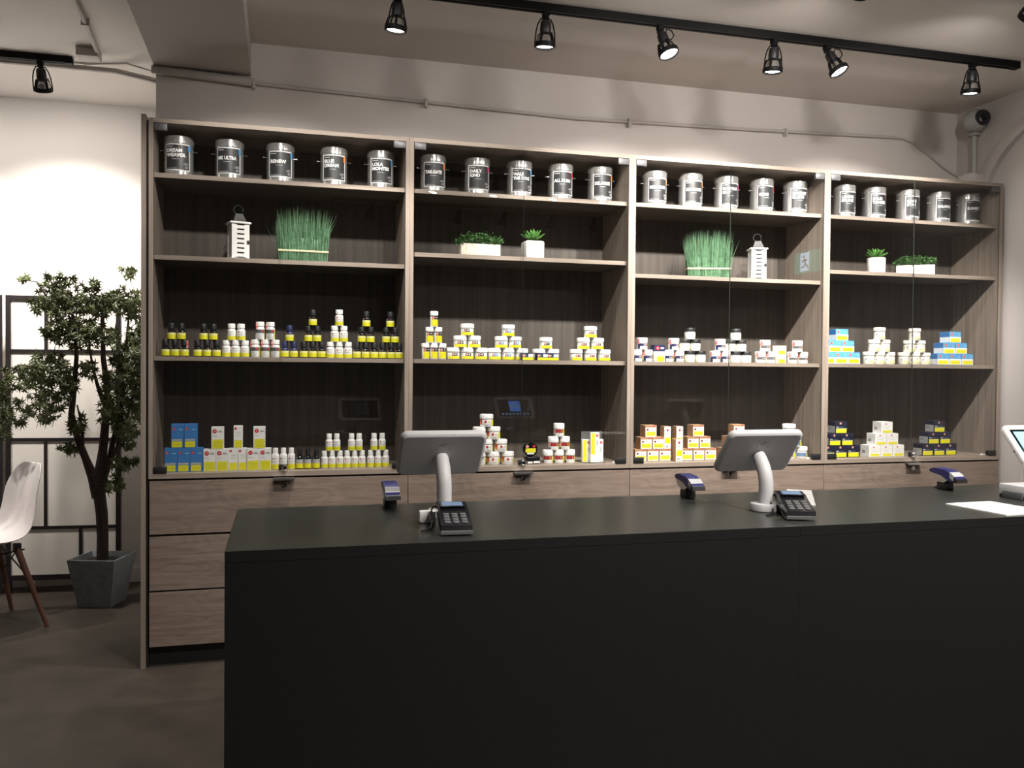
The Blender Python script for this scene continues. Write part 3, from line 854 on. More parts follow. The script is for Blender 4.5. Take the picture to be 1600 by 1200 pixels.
DESC = {'dark': ('medicine_bottle', 'dark dropper bottle with yellow label', 'bottle'), 'dark_tag': ('medicine_bottle', 'dark bottle with pink seal tag', 'bottle'),
        'navy': ('medicine_bottle', 'navy bottle with yellow label', 'bottle'), 'white': ('medicine_bottle', 'white pill bottle with yellow label', 'bottle'),
        'band': ('medicine_bottle', 'white bottle with dark grey band', 'bottle'), 'smallblk': ('medicine_bottle', 'slim white bottle with black-yellow label', 'bottle'),
        'jarblk': ('product_jar', 'white jar with black-yellow label', 'jar'), 'jarblue': ('product_jar', 'white jar with blue-yellow label', 'jar'),
        'jarred': ('product_jar', 'white jar with pink-black-yellow label', 'jar'), 'jargreen': ('product_jar', 'white jar behind flat navy boxes', 'jar'),
        'potnavy': ('product_jar', 'white pot with navy band', 'jar'), 'potgrey': ('product_jar', 'white pot with grey band', 'jar'),
        'jarblack': ('product_jar', 'cream jar with black lid', 'jar'), 'jarwhite': ('product_jar', 'plain cream-white jar', 'jar'),
        'jarside': ('product_jar', 'white jar with red dot', 'jar'), 'jarmaroon': ('product_jar', 'white jar with maroon band', 'jar'),
        'jarbluelbl': ('product_jar', 'white jar with dusty blue label', 'jar'), 'medwhite': ('medicine_bottle', 'tall white bottle', 'bottle'),
        'smallwhite': ('medicine_bottle', 'small white bottle', 'bottle'), 'darkbox': ('medicine_bottle', 'tall dark dropper bottle', 'bottle'),
        'tallblue': ('product_box', 'tall blue carton', 'box'), 'tallwhite': ('product_box', 'white carton with yellow panel', 'box'),
        'slimwhite': ('product_box', 'slim white carton', 'box'), 'flatnavy': ('product_box', 'flat navy-yellow carton', 'box'),
        'boxnavyyel': ('product_box', 'navy, white and yellow carton', 'box'), 'boxwy': ('product_box', 'small cream-yellow carton', 'box'),
        'cubeblue': ('product_box', 'sky blue carton', 'box'), 'cubenavy': ('product_box', 'dark navy carton', 'box'),
        'cubewhite': ('product_box', 'white lidded carton', 'box'), 'kraft': ('product_box', 'brown kraft carton', 'box'),
        'slimkraft': ('product_box', 'tall slim kraft-white carton', 'box'), 'slimyellow': ('product_box', 'white carton with yellow stripe', 'box')}
ROWW = ['bottom', 'second', 'third', 'fourth']
# unit, shelf (3 third, 4 bottom), row, kind, y, [x ...]
STOCK = [
 (1, 3, 0, 'dark_tag', .085, [0.137]),
 (1, 3, 0, 'dark', .085, [0.059, 0.098, 0.192, 0.231, 0.272, 0.650, 0.690, 0.730, 0.890, 0.930, 0.970, 1.009, 1.049, 1.0865]),
 (1, 3, 0, 'white', .085, [0.313, 0.353, 0.393, 0.770, 0.810, 0.850]),
 (1, 3, 0, 'band', .085, [0.438, 0.481, 0.525]),
 (1, 3, 0, 'navy', .085, [0.566, 0.606]),
 (1, 3, 1, 'dark', .085, [0.083, 0.124, 0.216, 0.258, 0.670, 0.710, 0.912, 0.953, 1.025, 1.067]),
 (1, 3, 1, 'white', .085, [0.335, 0.376, 0.789, 0.830]),
 (1, 3, 1, 'band', .085, [0.458, 0.503]),
 (1, 3, 1, 'navy', .085, [0.587]),
 (1, 3, 2, 'dark', .085, [0.690, 0.933, 1.044]),
 (1, 3, 2, 'white', .085, [0.809]),
 (2, 3, 0, 'smallblk', .085, [1.212, 1.252, 1.292]),
 (2, 3, 1, 'smallblk', .085, [1.231, 1.272]),
 (2, 3, 2, 'smallblk', .085, [1.252]),
 (2, 3, 0, 'jarblk', .100, [1.348, 1.416, 1.484]),
 (2, 3, 1, 'jarblk', .100, [1.382, 1.450]),
 (2, 3, 2, 'jarblk', .100, [1.416]),
 (2, 3, 0, 'jarblue', .100, [1.552, 1.620, 1.688]),
 (2, 3, 1, 'jarblue', .100, [1.586, 1.654]),
 (2, 3, 2, 'jarblue', .100, [1.620]),
 (2, 3, 0, 'flatnavy', .052, [1.700, 1.775, 1.828]),
 (2, 3, 0, 'jargreen', .115, [1.782, 1.852]),
 (2, 3, 1, 'jargreen', .115, [1.817]),
 (2, 3, 0, 'jarred', .085, [1.966, 2.040, 2.114]),
 (2, 3, 1, 'jarred', .085, [2.003, 2.077]),
 (2, 3, 2, 'jarred', .085, [2.040]),
 (3, 3, 0, 'potnavy', .085, [2.290, 2.347, 2.465, 2.523, 2.728, 2.786]),
 (3, 3, 1, 'potnavy', .085, [2.319, 2.494, 2.757]),
 (3, 3, 0, 'boxnavyyel', .085, [2.406]),
 (3, 3, 0, 'jarblack', .085, [2.583, 2.644, 2.846, 2.907]),
 (3, 3, 1, 'jarblack', .085, [2.554, 2.614, 2.816, 2.877]),
 (3, 3, 2, 'jarblack', .085, [2.584, 2.846]),
 (3, 3, 0, 'potgrey', .085, [2.992, 3.050, 3.184, 3.246]),
 (3, 3, 1, 'potgrey', .085, [3.020, 3.214]),
 (3, 3, 0, 'boxwy', .085, [3.106]), (3, 3, 1, 'boxwy', .085, [3.106]),
 (4, 3, 0, 'cubeblue', .095, [3.388, 3.466, 3.544, 4.122, 4.202, 4.284]),
 (4, 3, 1, 'cubeblue', .095, [3.427, 3.506, 4.160, 4.242]),
 (4, 3, 2, 'cubeblue', .095, [3.468, 4.200]),
 (4, 3, 0, 'jarwhite', .085, [3.658, 3.723, 3.788, 3.884, 3.952, 4.020]),
 (4, 3, 1, 'jarwhite', .085, [3.691, 3.756, 3.918, 3.986]),
 (4, 3, 2, 'jarwhite', .085, [3.724, 3.953]),
 (1, 4, 0, 'tallblue', .075, [0.086, 0.139, 0.192]), (1, 4, 1, 'tallblue', .075, [0.113, 0.167]),
 (1, 4, 0, 'tallwhite', .075, [0.246, 0.299, 0.431, 0.4835]), (1, 4, 1, 'tallwhite', .075, [0.279, 0.457]),
 (1, 4, 0, 'slimwhite', .075, [0.345, 0.385]), (1, 4, 1, 'slimwhite', .075, [0.366]),
 (1, 4, 0, 'medwhite', .075, [0.527, 0.562, 0.597]),
 (1, 4, 0, 'darkbox', .075, [0.633, 0.669, 0.707]),
 (1, 4, 0, 'smallwhite', .09, [0.745, 0.780, 0.815, 0.849, 0.883, 0.917, 0.957, 0.992, 1.027]),
 (1, 4, 1, 'smallwhite', .09, [0.766, 0.801, 0.868, 0.903, 0.972, 1.010]),
 (2, 4, 0, 'jarside', .1, [1.480, 1.550, 1.620]), (2, 4, 1, 'jarside', .1, [1.515, 1.586]),
 (2, 4, 2, 'jarside', .1, [1.480, 1.551]), (2, 4, 3, 'jarside', .1, [1.515]),
 (2, 4, 0, 'jarmaroon', .1, [1.828, 1.885, 1.942]), (2, 4, 1, 'jarmaroon', .1, [1.856, 1.914]), (2, 4, 2, 'jarmaroon', .1, [1.885]),
 (3, 4, 0, 'kraft', .115, [2.318, 2.385, 2.452, 2.575, 2.642, 2.709, 2.806, 2.873, 2.940]),
 (3, 4, 1, 'kraft', .115, [2.347, 2.414, 2.609, 2.676, 2.839, 2.906]),
 (3, 4, 2, 'kraft', .115, [2.372, 2.638, 2.873]),
 (3, 4, 0, 'slimkraft', .07, [2.512]),
 (3, 4, 1, 'slimkraft', .115, [2.468, 2.536]),
 (3, 4, 0, 'jarbluelbl', .1, [3.108, 3.180, 3.252]), (3, 4, 1, 'jarbluelbl', .1, [3.143, 3.216]), (3, 4, 2, 'jarbluelbl', .1, [3.179]),
 (4, 4, 0, 'cubenavy', .1, [3.402, 3.479, 3.556, 4.035, 4.112, 4.190]),
 (4, 4, 1, 'cubenavy', .1, [3.440, 3.517, 4.074, 4.151]),
 (4, 4, 2, 'cubenavy', .1, [3.478, 4.112]),
 (4, 4, 0, 'cubewhite', .1, [3.690, 3.766, 3.842]), (4, 4, 1, 'cubewhite', .1, [3.728, 3.803]), (4, 4, 2, 'cubewhite', .1, [3.766]),
]
KM = {}
SHW = {3: 'third shelf', 4: 'bottom shelf'}
for (u, sh, row, kind, y, xs) in STOCK:
    if kind not in KM:
        KM[kind] = (cylkind if kind in ('dark', 'dark_tag', 'navy', 'white', 'band', 'smallblk', 'jarblk', 'jarblue', 'jarred', 'jargreen', 'potnavy',
                                        'potgrey', 'jarblack', 'jarwhite', 'jarside', 'jarmaroon', 'jarbluelbl', 'medwhite', 'smallwhite', 'darkbox') else boxkind)(kind)
    parts, h = KM[kind]
    name, desc, cat = DESC[kind]
    z0 = (SH3 if sh == 3 else DECK) + row * h
    if kind == 'slimkraft' and row == 1:
        z0 = DECK + KM['kraft'][1]
    for i, x in enumerate(xs):
        zz = z0
        which = (ORD[i + 1] + ' ' if len(xs) > 1 else '')
        lab = '%s%s%s, %s row, %s, %s cabinet' % (which, desc, ' from left' if len(xs) > 1 else '', ROWW[row], SHW[sh], CAB[u])
        if kind == 'slimkraft' and row == 1:
            lab = '%s%s%s, standing on kraft cartons, bottom shelf' % (which, desc, ' from left')
        t = thing(name, lab, cat, (x, y, zz), 0.0, '%ss on the %s' % (desc, SHW[sh]))
        if cat != 'box':
            t.rotation_euler[2] = random.uniform(-0.22, 0.14)
        else:
            t.rotation_euler[2] = random.uniform(-0.008, 0.008)
        for p, me in parts.items():
            obj(p, me, t)

# round black tin leaning on a flat black tin
bt = thing('product_tin', 'flat black tin lying under the round black tin on the second cabinet shelf', 'tin', (1.742, 0.085, DECK))
MB().bevel_box(-0.034, 0.034, -0.03, 0.03, 0.0, 0.034, 'black_gloss', 0.005).build('case', bt)
MB().quad_y(-0.030, -0.005, 0.004, 0.014, -0.0304, 'white').quad_y(0.0, 0.032, 0.005, 0.016, -0.0304, 'white').build('label', bt)
bt = thing('product_tin', 'round black tin standing on edge with yellow warning label', 'tin', (1.733, 0.088, DECK + 0.034))
m = MB(); m.xf = Matrix.Translation((0, 0, 0.036)) @ Matrix.Rotation(PI / 2, 4, 'X')
m.lathe([(0.034, -0.011), (0.036, -0.009), (0.036, 0.009), (0.034, 0.011)], 'black_gloss', 32); m.build('case', bt)
m = MB(); m.quad_y(-0.026, 0.026, 0.022, 0.042, -0.0113, 'yellow').quad_y(-0.018, 0.018, 0.013, 0.021, -0.0113, 'white')
m.disc_y(-0.017, 0.051, 0.008, -0.0113, 'pink').disc_y(0.017, 0.052, 0.007, -0.0113, 'red'); m.build('label', bt)
# cartons in a clear acrylic riser
ar = thing('acrylic_riser', 'clear acrylic stand holding white and yellow cartons', 'display stand', (2.058, 0.10, DECK))
MB().box(-0.055, 0.055, 0.0, 0.004, 0.0, 0.155, 'acrylic').build('back_plate', ar)
MB().box(-0.055, 0.055, -0.052, 0.0, 0.0, 0.003, 'acrylic').build('base_plate', ar)
KM['slimyellow'] = boxkind('slimyellow')
for x, y, z, ry, lab in ((2.024, 0.088, DECK + 0.003, 0.03, 'left white carton with yellow stripe in the acrylic stand'),
                         (2.090, 0.088, DECK + 0.003, 0.0, 'right white carton with yellow stripe in the acrylic stand')):
    t = thing('product_box', lab, 'box', (x, y, z), ry, 'white and yellow cartons in the acrylic stand')
    for p, me in KM['slimyellow'][0].items():
        obj(p, me, t)
base = tag(MB().bevel_box(-0.025, 0.025, -0.012, 0.012, 0.0, 0.036, 'white', 0.001, 1).build('product_box'), 'small white carton under the raised striped carton in the acrylic stand', 'box')
base.location = (2.060, 0.064, DECK + 0.003)
t = thing('product_box', 'raised middle white carton with yellow stripe in front of two others', 'box', (2.060, 0.065, DECK + 0.039), 0, 'white and yellow cartons in the acrylic stand')
for p, me in KM['slimyellow'][0].items():
    obj(p, me, t)

for x, y, w in ((2.165, 0.045, 'second'), (3.268, 0.045, 'third'), (4.395, 0.05, 'rightmost')):
    pt = tag(MB().prism([(-0.016, 0.0), (0.016, 0.0), (0.004, 0.006), (-0.008, 0.007)], 'y', -0.008, 0.008, 'cream').build('price_tag'),
             'tiny cream tag lying on the bottom shelf of the %s cabinet by its right hinge' % w, 'tag', 'tiny tags on the bottom shelf')
    pt.location = (x, y, DECK)

# ================================================================== DECOR ON THE SECOND SHELF
def lantern(x, y, z, rz, label):
    t = thing('lantern', label, 'lantern', (x, y, z), rz, 'white lanterns with black roofs')
    w, h = 0.039, 0.160
    m = MB()
    for sx in (-1, 1):
        for sy in (-1, 1):
            cx, cy = sx * (w - 0.006), sy * (w - 0.006)
            m.box(cx - 0.006, cx + 0.006, cy - 0.006, cy + 0.006, 0.006, h, 'white_paint_wood')
    m.box(-w - 0.003, w + 0.003, -w - 0.003, w + 0.003, 0, 0.007, 'white_paint_wood')
    m.build('frame', t)
    # louvred sides: slats with dark gaps between
    d = MB()
    d.box(-0.030, -0.016, -w - 0.001, -w + 0.005, 0.010, h - 0.004, 'white_paint_wood')
    d.box(0.016, 0.030, -w - 0.001, -w + 0.005, 0.010, h - 0.004, 'white_paint_wood')
    door = d.build('door', t)
    zs = [0.010 + (h - 0.014) * k / 7 for k in range(8)]
    for k in range(7):
        MB().box(-0.016, 0.016, -w - 0.001, -w + 0.004, zs[k] + 0.003, zs[k + 1] - 0.004, 'white_paint_wood').build('slat', door)
    MB().box(0.027, 0.037, -w - 0.006, -w - 0.001, 0.072, 0.086, 'black_plastic').box(0.033, 0.044, -w - 0.008, -w - 0.005, 0.077, 0.081, 'chrome').build('latch', door)
    MB().box(-w + 0.001, -w + 0.005, -w + 0.012, w - 0.012, 0.007, h, 'white_paint_wood').build('side_board', t)
    MB().box(w - 0.005, w - 0.001, -w + 0.012, w - 0.012, 0.007, h, 'white_paint_wood').build('side_board', t)
    MB().box(-w + 0.012, w - 0.012, w - 0.005, w - 0.001, 0.007, h, 'white_paint_wood').build('side_board', t)
    MB().box(-0.022, 0.022, -w + 0.007, -w + 0.009, 0.01, h, 'black_ink').build('slot_shade', t)  # black sheet standing in for the shade behind the slats
    MB().bevel_box(-w - 0.007, w + 0.007, -w - 0.007, w + 0.007, h, h + 0.009, 'white_paint_wood', 0.002).build('roof_board', t)
    r = MB()
    a, b = 0.030, 0.017
    z0, z1, z2 = h + 0.009, h + 0.022, h + 0.048
    vs = []
    for s, zz in ((a, z0), (a * 0.86, z1), (b, z2 - 0.006), (b, z2)):
        vs += [(-s, -s, zz), (s, -s, zz), (s, s, zz), (-s, s, zz)]
    fs = []
    for k in range(3):
        for i in range(4):
            fs.append((k * 4 + i, k * 4 + (i + 1) % 4, (k + 1) * 4 + (i + 1) % 4, (k + 1) * 4 + i))
    fs.append((12, 13, 14, 15))
    r.add(vs, fs, 'black_plastic')
    r.build('metal_roof', t)
    MB().tube([(0.021 * math.cos(k * PI / 8 - PI * .08), 0, z2 + 0.018 + 0.021 * math.sin(k * PI / 8 - PI * .08)) for k in range(17)], 0.0024, 'black_plastic', 6).build('ring_handle', t)
lantern(0.362, 0.115, SH2[1], 0.30, 'white slatted lantern with black roof in the leftmost cabinet')
lantern(2.990, 0.125, SH2[3], -0.28, 'white slatted lantern with black roof in the third cabinet')

def grass(x, y, z, rz, label, seed):
    rnd = random.Random(seed)
    t = thing('grass_planter', label, 'plant', (x, y, z), rz, 'artificial grass bundles')
    hw, hd = 0.108, 0.040
    MB().bevel_box(-hw + 0.004, hw - 0.004, -hd + 0.004, hd - 0.004, 0, 0.112, 'grass_core', 0.016, 3).build('stem_bundle', t)
    m = MB()
    for k in range(1000):
        bx, by = rnd.uniform(-hw, hw), rnd.uniform(-hd, hd)
        if rnd.random() < 0.45:
            by = rnd.choice((-hd, -hd, hd)) + rnd.uniform(-.002, .002)
        hh = rnd.uniform(0.14, 0.262) * (1 - 0.10 * abs(bx / hw) ** 3)
        lx = bx * 0.14 + rnd.gauss(0, 0.010)
        ly = by * 0.2 + rnd.gauss(0, 0.008)
        if rnd.random() < 0.012:
            lx += math.copysign(rnd.uniform(0.02, 0.05), bx)
        w_ = rnd.uniform(0.0006, 0.0012)
        a = rnd.uniform(0, PI)
        dx, dy = math.cos(a) * w_, math.sin(a) * w_
        mx, my, mz = bx + lx * 0.32, by + ly * 0.32, hh * 0.55
        m.add([(bx - dx, by - dy, 0), (bx + dx, by + dy, 0), (mx + dx, my + dy, mz), (mx - dx, my - dy, mz), (bx + lx, by + ly, hh)],
              [(0, 1, 2, 3), (3, 2, 4)], 'grass_green')
    stuff(obj('grass_blades', m_mesh(m, 'grass_blades'), t))
    b = MB()
    e = 0.0055
    b.bevel_box(-hw - e, hw + e, -hd - e, hd + e, 0.044, 0.054, 'raffia', 0.004, 2)
    b.build('raffia_band', t)
def m_mesh(m, name):
    me = bpy.data.meshes.new(name)
    me.from_pydata(m.v, [], m.f)
    for mm in m.mats:
        me.materials.append(MAT[mm])
    me.polygons.foreach_set('material_index', m.m)
    me.polygons.foreach_set('use_smooth', m.s)
    me.update()
    return me
grass(0.645, 0.12, SH2[1], 0.05, 'tied bundle of tall green artificial grass in the leftmost cabinet', 3)
grass(2.705, 0.13, SH2[3], -0.30, 'tied bundle of tall green artificial grass in the third cabinet', 5)

def box_planter(x, y, z, rz, matname, label, seed):
    rnd = random.Random(seed)
    t = thing('box_planter', label, 'plant', (x, y, z), rz, 'long planters with small-leaved greenery')
    hw, hd, h = 0.099, 0.042, 0.062
    m = MB()
    m.bevel_box(-hw, hw, -hd, hd, 0, h, matname, 0.003, 2)
    m.build('trough', t)
    MB().box(-hw + 0.008, hw - 0.008, -hd + 0.008, hd - 0.008, h, h + 0.002, 'soil').build('soil', t)
    m = MB()
    for k in range(700):
        px, py = rnd.uniform(-hw - 0.012, hw + 0.012), rnd.uniform(-hd - 0.014, hd + 0.014)
        pz = h + rnd.uniform(0.002, 0.052) * (1 - 0.35 * (abs(px) / hw) ** 4) + 0.004 * math.sin(px * 70)
        Lf, wd = rnd.uniform(0.009, 0.015), rnd.uniform(0.004, 0.0065)
        q = Euler((rnd.uniform(-1.1, 1.1), rnd.uniform(-0.7, 0.7), rnd.uniform(0, 2 * PI))).to_matrix()
        pts = [Vector((0, 0, 0)), Vector((wd, Lf * .5, .002)), Vector((0, Lf, 0)), Vector((-wd, Lf * .5, .002))]
        m.add([tuple(q @ p + Vector((px, py, pz))) for p in pts], [(0, 1, 2), (0, 2, 3)], 'bush_green')
    for k in range(26):
        px, py = rnd.uniform(-hw + .01, hw - .01), rnd.uniform(-hd + .01, hd - .01)
        m.tube([(px, py, h), (px + rnd.uniform(-.01, .01), py, h + 0.04)], 0.0009, 'bush_green', 4, False)
    stuff(obj('foliage', m_mesh(m, 'foliage'), t))
box_planter(1.475, 0.125, SH2[2], 0.06, 'offwhite_stone', 'stone-coloured trough planter with small green leaves in the second cabinet', 11)
box_planter(4.015, 0.165, SH2[4], -0.62, 'white_ceramic', 'white trough planter with small green leaves in the rightmost cabinet', 12)

def succulent(x, y, z, rz, round_pot, label, seed):
    rnd = random.Random(seed)
    t = thing('potted_succulent', label, 'plant', (x, y, z), rz, 'potted succulents')
    if round_pot:
        MB().lathe([(0.043, 0), (0.047, 0.003), (0.0485, 0.085), (0.047, 0.088), (0.043, 0.086), (0.042, 0.078)], 'white_ceramic', 28).build('pot', t)
        h = 0.082
    else:
        m = MB(); m.bevel_box(-0.047, 0.047, -0.047, 0.047, 0, 0.090, 'white_ceramic', 0.010, 3); m.build('pot', t)
        h = 0.0895
    MB().lathe([(0.036, h), (0.034, h + 0.003)], 'soil', 16).build('soil', t)
    for ring, (n_, el, ln) in enumerate(((9, 22, 0.066), (8, 45, 0.062), (5, 68, 0.055), (2, 84, 0.045))):
        for k in range(n_):
            az = 2 * PI * k / n_ + ring * 0.35 + rnd.uniform(-.1, .1)
            l_ = ln * rnd.uniform(0.9, 1.1)
            wd = 0.0085
            rows = [(0, wd * .6, 0.0), (0.3, wd, 0.0015), (0.65, wd * .8, 0.0015), (1.0, 0.0006, 0.0)]
            vs, fs = [], []
            for (s, hw_, th) in rows:
                vs += [(-hw_, s * l_, 0.003 - 0.0 + s * s * 0.006), (0, s * l_, -0.002 + s * s * 0.006), (hw_, s * l_, 0.003 + s * s * 0.006)]
            for j in range(3):
                for c in range(2):
                    a = j * 3 + c
                    fs.append((a, a + 1, a + 4, a + 3))
            m = MB(); m.add(vs, fs, 'succulent', True)
            o = m.build('leaf', t, (0, 0, h + 0.004))
            o.rotation_euler = (math.radians(el) + rnd.uniform(-.08, .08), 0, az)
succulent(1.748, 0.125, SH2[2], 0.05, False, 'square white pot with bright green succulent in the second cabinet', 21)
succulent(3.728, 0.125, SH2[4], 0.0, True, 'round white pot with green succulent in the rightmost cabinet', 22)

# ================================================================== COUNTER EQUIPMENT
CZ = 0.8603
KS = 1.1                     # all counter equipment shares one real-size factor
def rounded_rect(w, h, r, n=5):
    pts = []
    for cx, cy, a0 in ((w / 2 - r, h / 2 - r, 0), (-w / 2 + r, h / 2 - r, 90), (-w / 2 + r, -h / 2 + r, 180), (w / 2 - r, -h / 2 + r, 270)):
        for k in range(n + 1):
            a = math.radians(a0 + 90 * k / n)
            pts.append((cx + r * math.cos(a), cy + r * math.sin(a)))
    return pts
def kiosk(x, y, rz, tilt, mname, lit, label, zc=1.068, lean=0.045, roundbase=True):
    """tablet stand; local +Y is the side the screen faces"""
    t = thing('tablet_stand', label, 'tablet stand', (x, y, CZ), rz, 'tablet stands on the counter')
    t.scale = (KS, KS, KS)
    if roundbase:
        MB().lathe([(0.042, 0), (0.044, 0.002), (0.044, 0.018), (0.042, 0.021), (0.03, 0.022)], mname, 32).build('base', t)
    else:
        MB().bevel_box(-0.045, 0.045, -0.04, 0.04, 0.0, 0.02, mname, 0.006).build('base', t)
    zt = zc - 0.9
    pts = [(0, 0, 0.018), (0, 0, 0.06), (0, 0, 0.085), (0, 0.006, 0.105), (0, 0.018, 0.127), (0, lean - 0.012, zt - 0.022), (0, lean - 0.002, zt - 0.010)]
    MB().tube(pts, [0.0205, 0.0205, 0.0205, 0.0205, 0.0205, 0.0195, 0.018], mname, 18).build('stem', t)
    # tablet enclosure, built lying in XZ then tilted about X so that the top leans towards -Y
    R_ = Matrix.Translation((0, lean, zt)) @ Matrix.Rotation(tilt, 4, 'X')
    w, h, d = 0.238, 0.158, 0.020
    m = MB(); m.xf = R_
    prof = [(w, h, 0.020, d / 2 - 0.002), (w + 0.002, h + 0.002, 0.021, d / 2 - 0.006), (w + 0.002, h + 0.002, 0.021, -d / 2 + 0.008), (w - 0.006, h - 0.006, 0.018, -d / 2 + 0.002), (w - 0.016, h - 0.016, 0.015, -d / 2)]
    rings = []
    for (ww, hh, rr, yy) in prof:
        rings.append([(p[0], yy, p[1]) for p in rounded_rect(ww, hh, rr)])
    n_ = len(rings[0])
    vs = [p for rg in rings for p in rg]
    fs = []
    for j in range(len(rings) - 1):
        for i in range(n_):
            fs.append((j * n_ + i, j * n_ + (i + 1) % n_, (j + 1) * n_ + (i + 1) % n_, (j + 1) * n_ + i))
    m.add(vs, fs, mname, True)
    m.add(rings[0], [tuple(range(n_))], mname)
    m.add(rings[-1], [tuple(reversed(range(n_)))], mname)
    en = m.build('enclosure', t)
    m = MB(); m.xf = R_
    ys = d / 2 - 0.0015
    sr = [(p[0], ys, p[1]) for p in rounded_rect(w - 0.042, h - 0.036, 0.004)]
    m.add(sr, [tuple(range(len(sr)))], 'screen_off')
    if lit == 'blue':
        yy = ys + 0.0004
        m.add([(-0.03, yy, -0.028), (-0.03, yy, 0.05), (0.038, yy, 0.05), (0.038, yy, -0.028)], [(0, 1, 2, 3)], 'screen_blue')
        m.add([(-0.026, yy + .0003, 0.0), (-0.026, yy + .0003, 0.018), (0.033, yy + .0003, 0.018), (0.033, yy + .0003, 0.0)], [(0, 1, 2, 3)], 'screen_pale')
        m.add([(0.004 + 0.009 * math.cos(a), yy + .0003, 0.036 + 0.009 * math.sin(a)) for a in [k * PI / 6 for k in range(12)]], [tuple(range(12))], 'screen_pale')
        for k in range(8):
            cx = -0.077 + k * 0.022
            m.add([(cx + 0.0075 * math.cos(a), yy + .0003, -0.047 + 0.0075 * math.sin(a)) for a in [j * PI / 5 for j in range(10)]], [tuple(range(10))], 'screen_pale')
    elif lit == 'dim':
        yy = ys + 0.0004
        m.add([(-0.02, yy, -0.04), (-0.02, yy, 0.045), (0.05, yy, 0.045), (0.05, yy, -0.04)], [(0, 1, 2, 3)], 'screen_dim')
    elif lit == 'pale':
        yy = ys + 0.0004
        m.add([(-0.088, yy, -0.052), (-0.088, yy, 0.052), (0.088, yy, 0.052), (0.088, yy, -0.052)], [(0, 1, 2, 3)], 'screen_pale')
    m.build('screen', en)
    # small maker's mark and screws pressed into the back shell
    m = MB(); m.xf = R_
    yb = -d / 2 - 0.0004
    def ring(cx, cz, r0, a0, a1, k=8):
        vs = []
        for i in range(k + 1):
            a = math.radians(a0 + (a1 - a0) * i / k)
            vs += [(cx + r0 * math.cos(a), yb, cz + r0 * math.sin(a)), (cx + (r0 + 0.0013) * math.cos(a), yb, cz + (r0 + 0.0013) * math.sin(a))]
        m.add(vs, [(2 * i, 2 * i + 2, 2 * i + 3, 2 * i + 1) for i in range(k)], 'dark_grey')
    ring(-0.009, 0.042, 0.0034, 180, 360); ring(0.0, 0.042, 0.0040, 0, 360); ring(0.008, 0.043, 0.0030, 0, 200)
    for sx in (-1, 1):
        m.add([(sx * 0.018 + 0.0016 * math.cos(a), yb, 0.024 + 0.0016 * math.sin(a)) for a in [k * PI / 4 for k in range(8)]], [tuple(reversed(range(8)))], 'dark_grey')
        m.add([(sx * 0.024 + 0.0018 * math.cos(a), yb, -0.016 + 0.0018 * math.sin(a)) for a in [k * PI / 4 for k in range(8)]], [tuple(reversed(range(8)))], 'dark_grey')
    m.build('back_mark', en)
    m = MB(); m.xf = R_ @ Matrix.Translation((w / 2, 0, -0.02)) @ Matrix.Rotation(PI / 2, 4, 'Y')
    m.lathe([(0.0045, 0), (0.0045, 0.004), (0.002, 0.0045)], 'chrome', 12)
    m.build('lock', en)
    return t
kiosk(1.021, -1.44, 0.0, math.radians(40), 'white_shell_shaded', 'dim', 'shaded white tablet stand on the counter seen from behind, the left one')
kiosk(2.036, -1.55, 0.0, math.radians(40), 'white_shell_shaded', 'blue', 'shaded white tablet stand on the counter seen from behind, the right one')
kiosk(3.229, -1.389, PI + 0.02, math.radians(40), 'kiosk_bright', 'pale', 'white tablet stand with lit screen cut off by the right edge', zc=1.062)

def terminal(x, y, rz, label):
    t = thing('payment_terminal', label, 'card terminal', (x, y, CZ), rz, 'black card payment terminals')
    t.scale = (KS, KS, KS)
    # side profile (y,z): front low, back raised on a stand
    m = MB()
    prof = [(-0.088, 0.004), (-0.092, 0.014), (-0.086, 0.026), (-0.02, 0.040), (0.03, 0.054), (0.078, 0.058), (0.085, 0.048), (0.078, 0.036), (0.0, 0.018), (-0.05, 0.003)]
    m.prism(prof, 'x', -0.038, 0.038, 'black_gloss')
    m.prism([(-0.06, 0.0), (-0.05, 0.004), (0.0, 0.018), (0.07, 0.035), (0.07, 0.0)], 'x', -0.022, 0.022, 'black_plastic')
    body = m.build('housing', t)
    sl = math.atan2(0.014, 0.05)
    m = MB(); m.xf = Matrix.Translation((0, 0.040, 0.0572)) @ Matrix.Rotation(0.10, 4, 'X')
    m.bevel_box(-0.032, 0.032, -0.026, 0.022, -0.002, 0.001, 'screen_off', 0.0008, 1)
    m.box(-0.026, 0.026, -0.020, 0.018, 0.001, 0.0013, 'dusty_blue')
    m.build('display', body)
    for r_ in range(4):
        for c in range(3):
            m = MB(); yy = -0.070 + r_ * 0.017
            z = 0.026 + (yy + 0.086) * (0.014 / 0.066)
            m.xf = Matrix.Translation((-0.021 + c * 0.021, yy, z)) @ Matrix.Rotation(0.21, 4, 'X')
            m.bevel_box(-0.0075, 0.0075, -0.0055, 0.0055, -0.001, 0.003, 'dark_grey', 0.001, 1)
            m.build('key', body)
    m = MB()
    pp = [(-0.093, 0.013), (-0.089, 0.004), (-0.05, 0.0025), (0.0, 0.0175), (0.0, 0.0195), (-0.05, 0.0055), (-0.086, 0.0075), (-0.0905, 0.0135)]
    m.prism(pp, 'x', -0.0385, 0.0385, 'mid_grey')
    m.build('trim_band', t)
    m = MB()
    m.tube([(-0.034, 0.080, 0.045), (-0.046, 0.088, 0.042), (-0.052, 0.070, 0.03), (-0.05, 0.04, 0.012), (-0.056, 0.0, 0.004), (-0.08, -0.03, 0.003)], 0.0025, 'black_plastic', 6)
    m.build('cable', t)
terminal(1.007, -1.656, -0.10, 'black card payment terminal in front of the left tablet stand')
terminal(2.069, -1.656, -0.36, 'black card payment terminal in front of the right tablet stand')
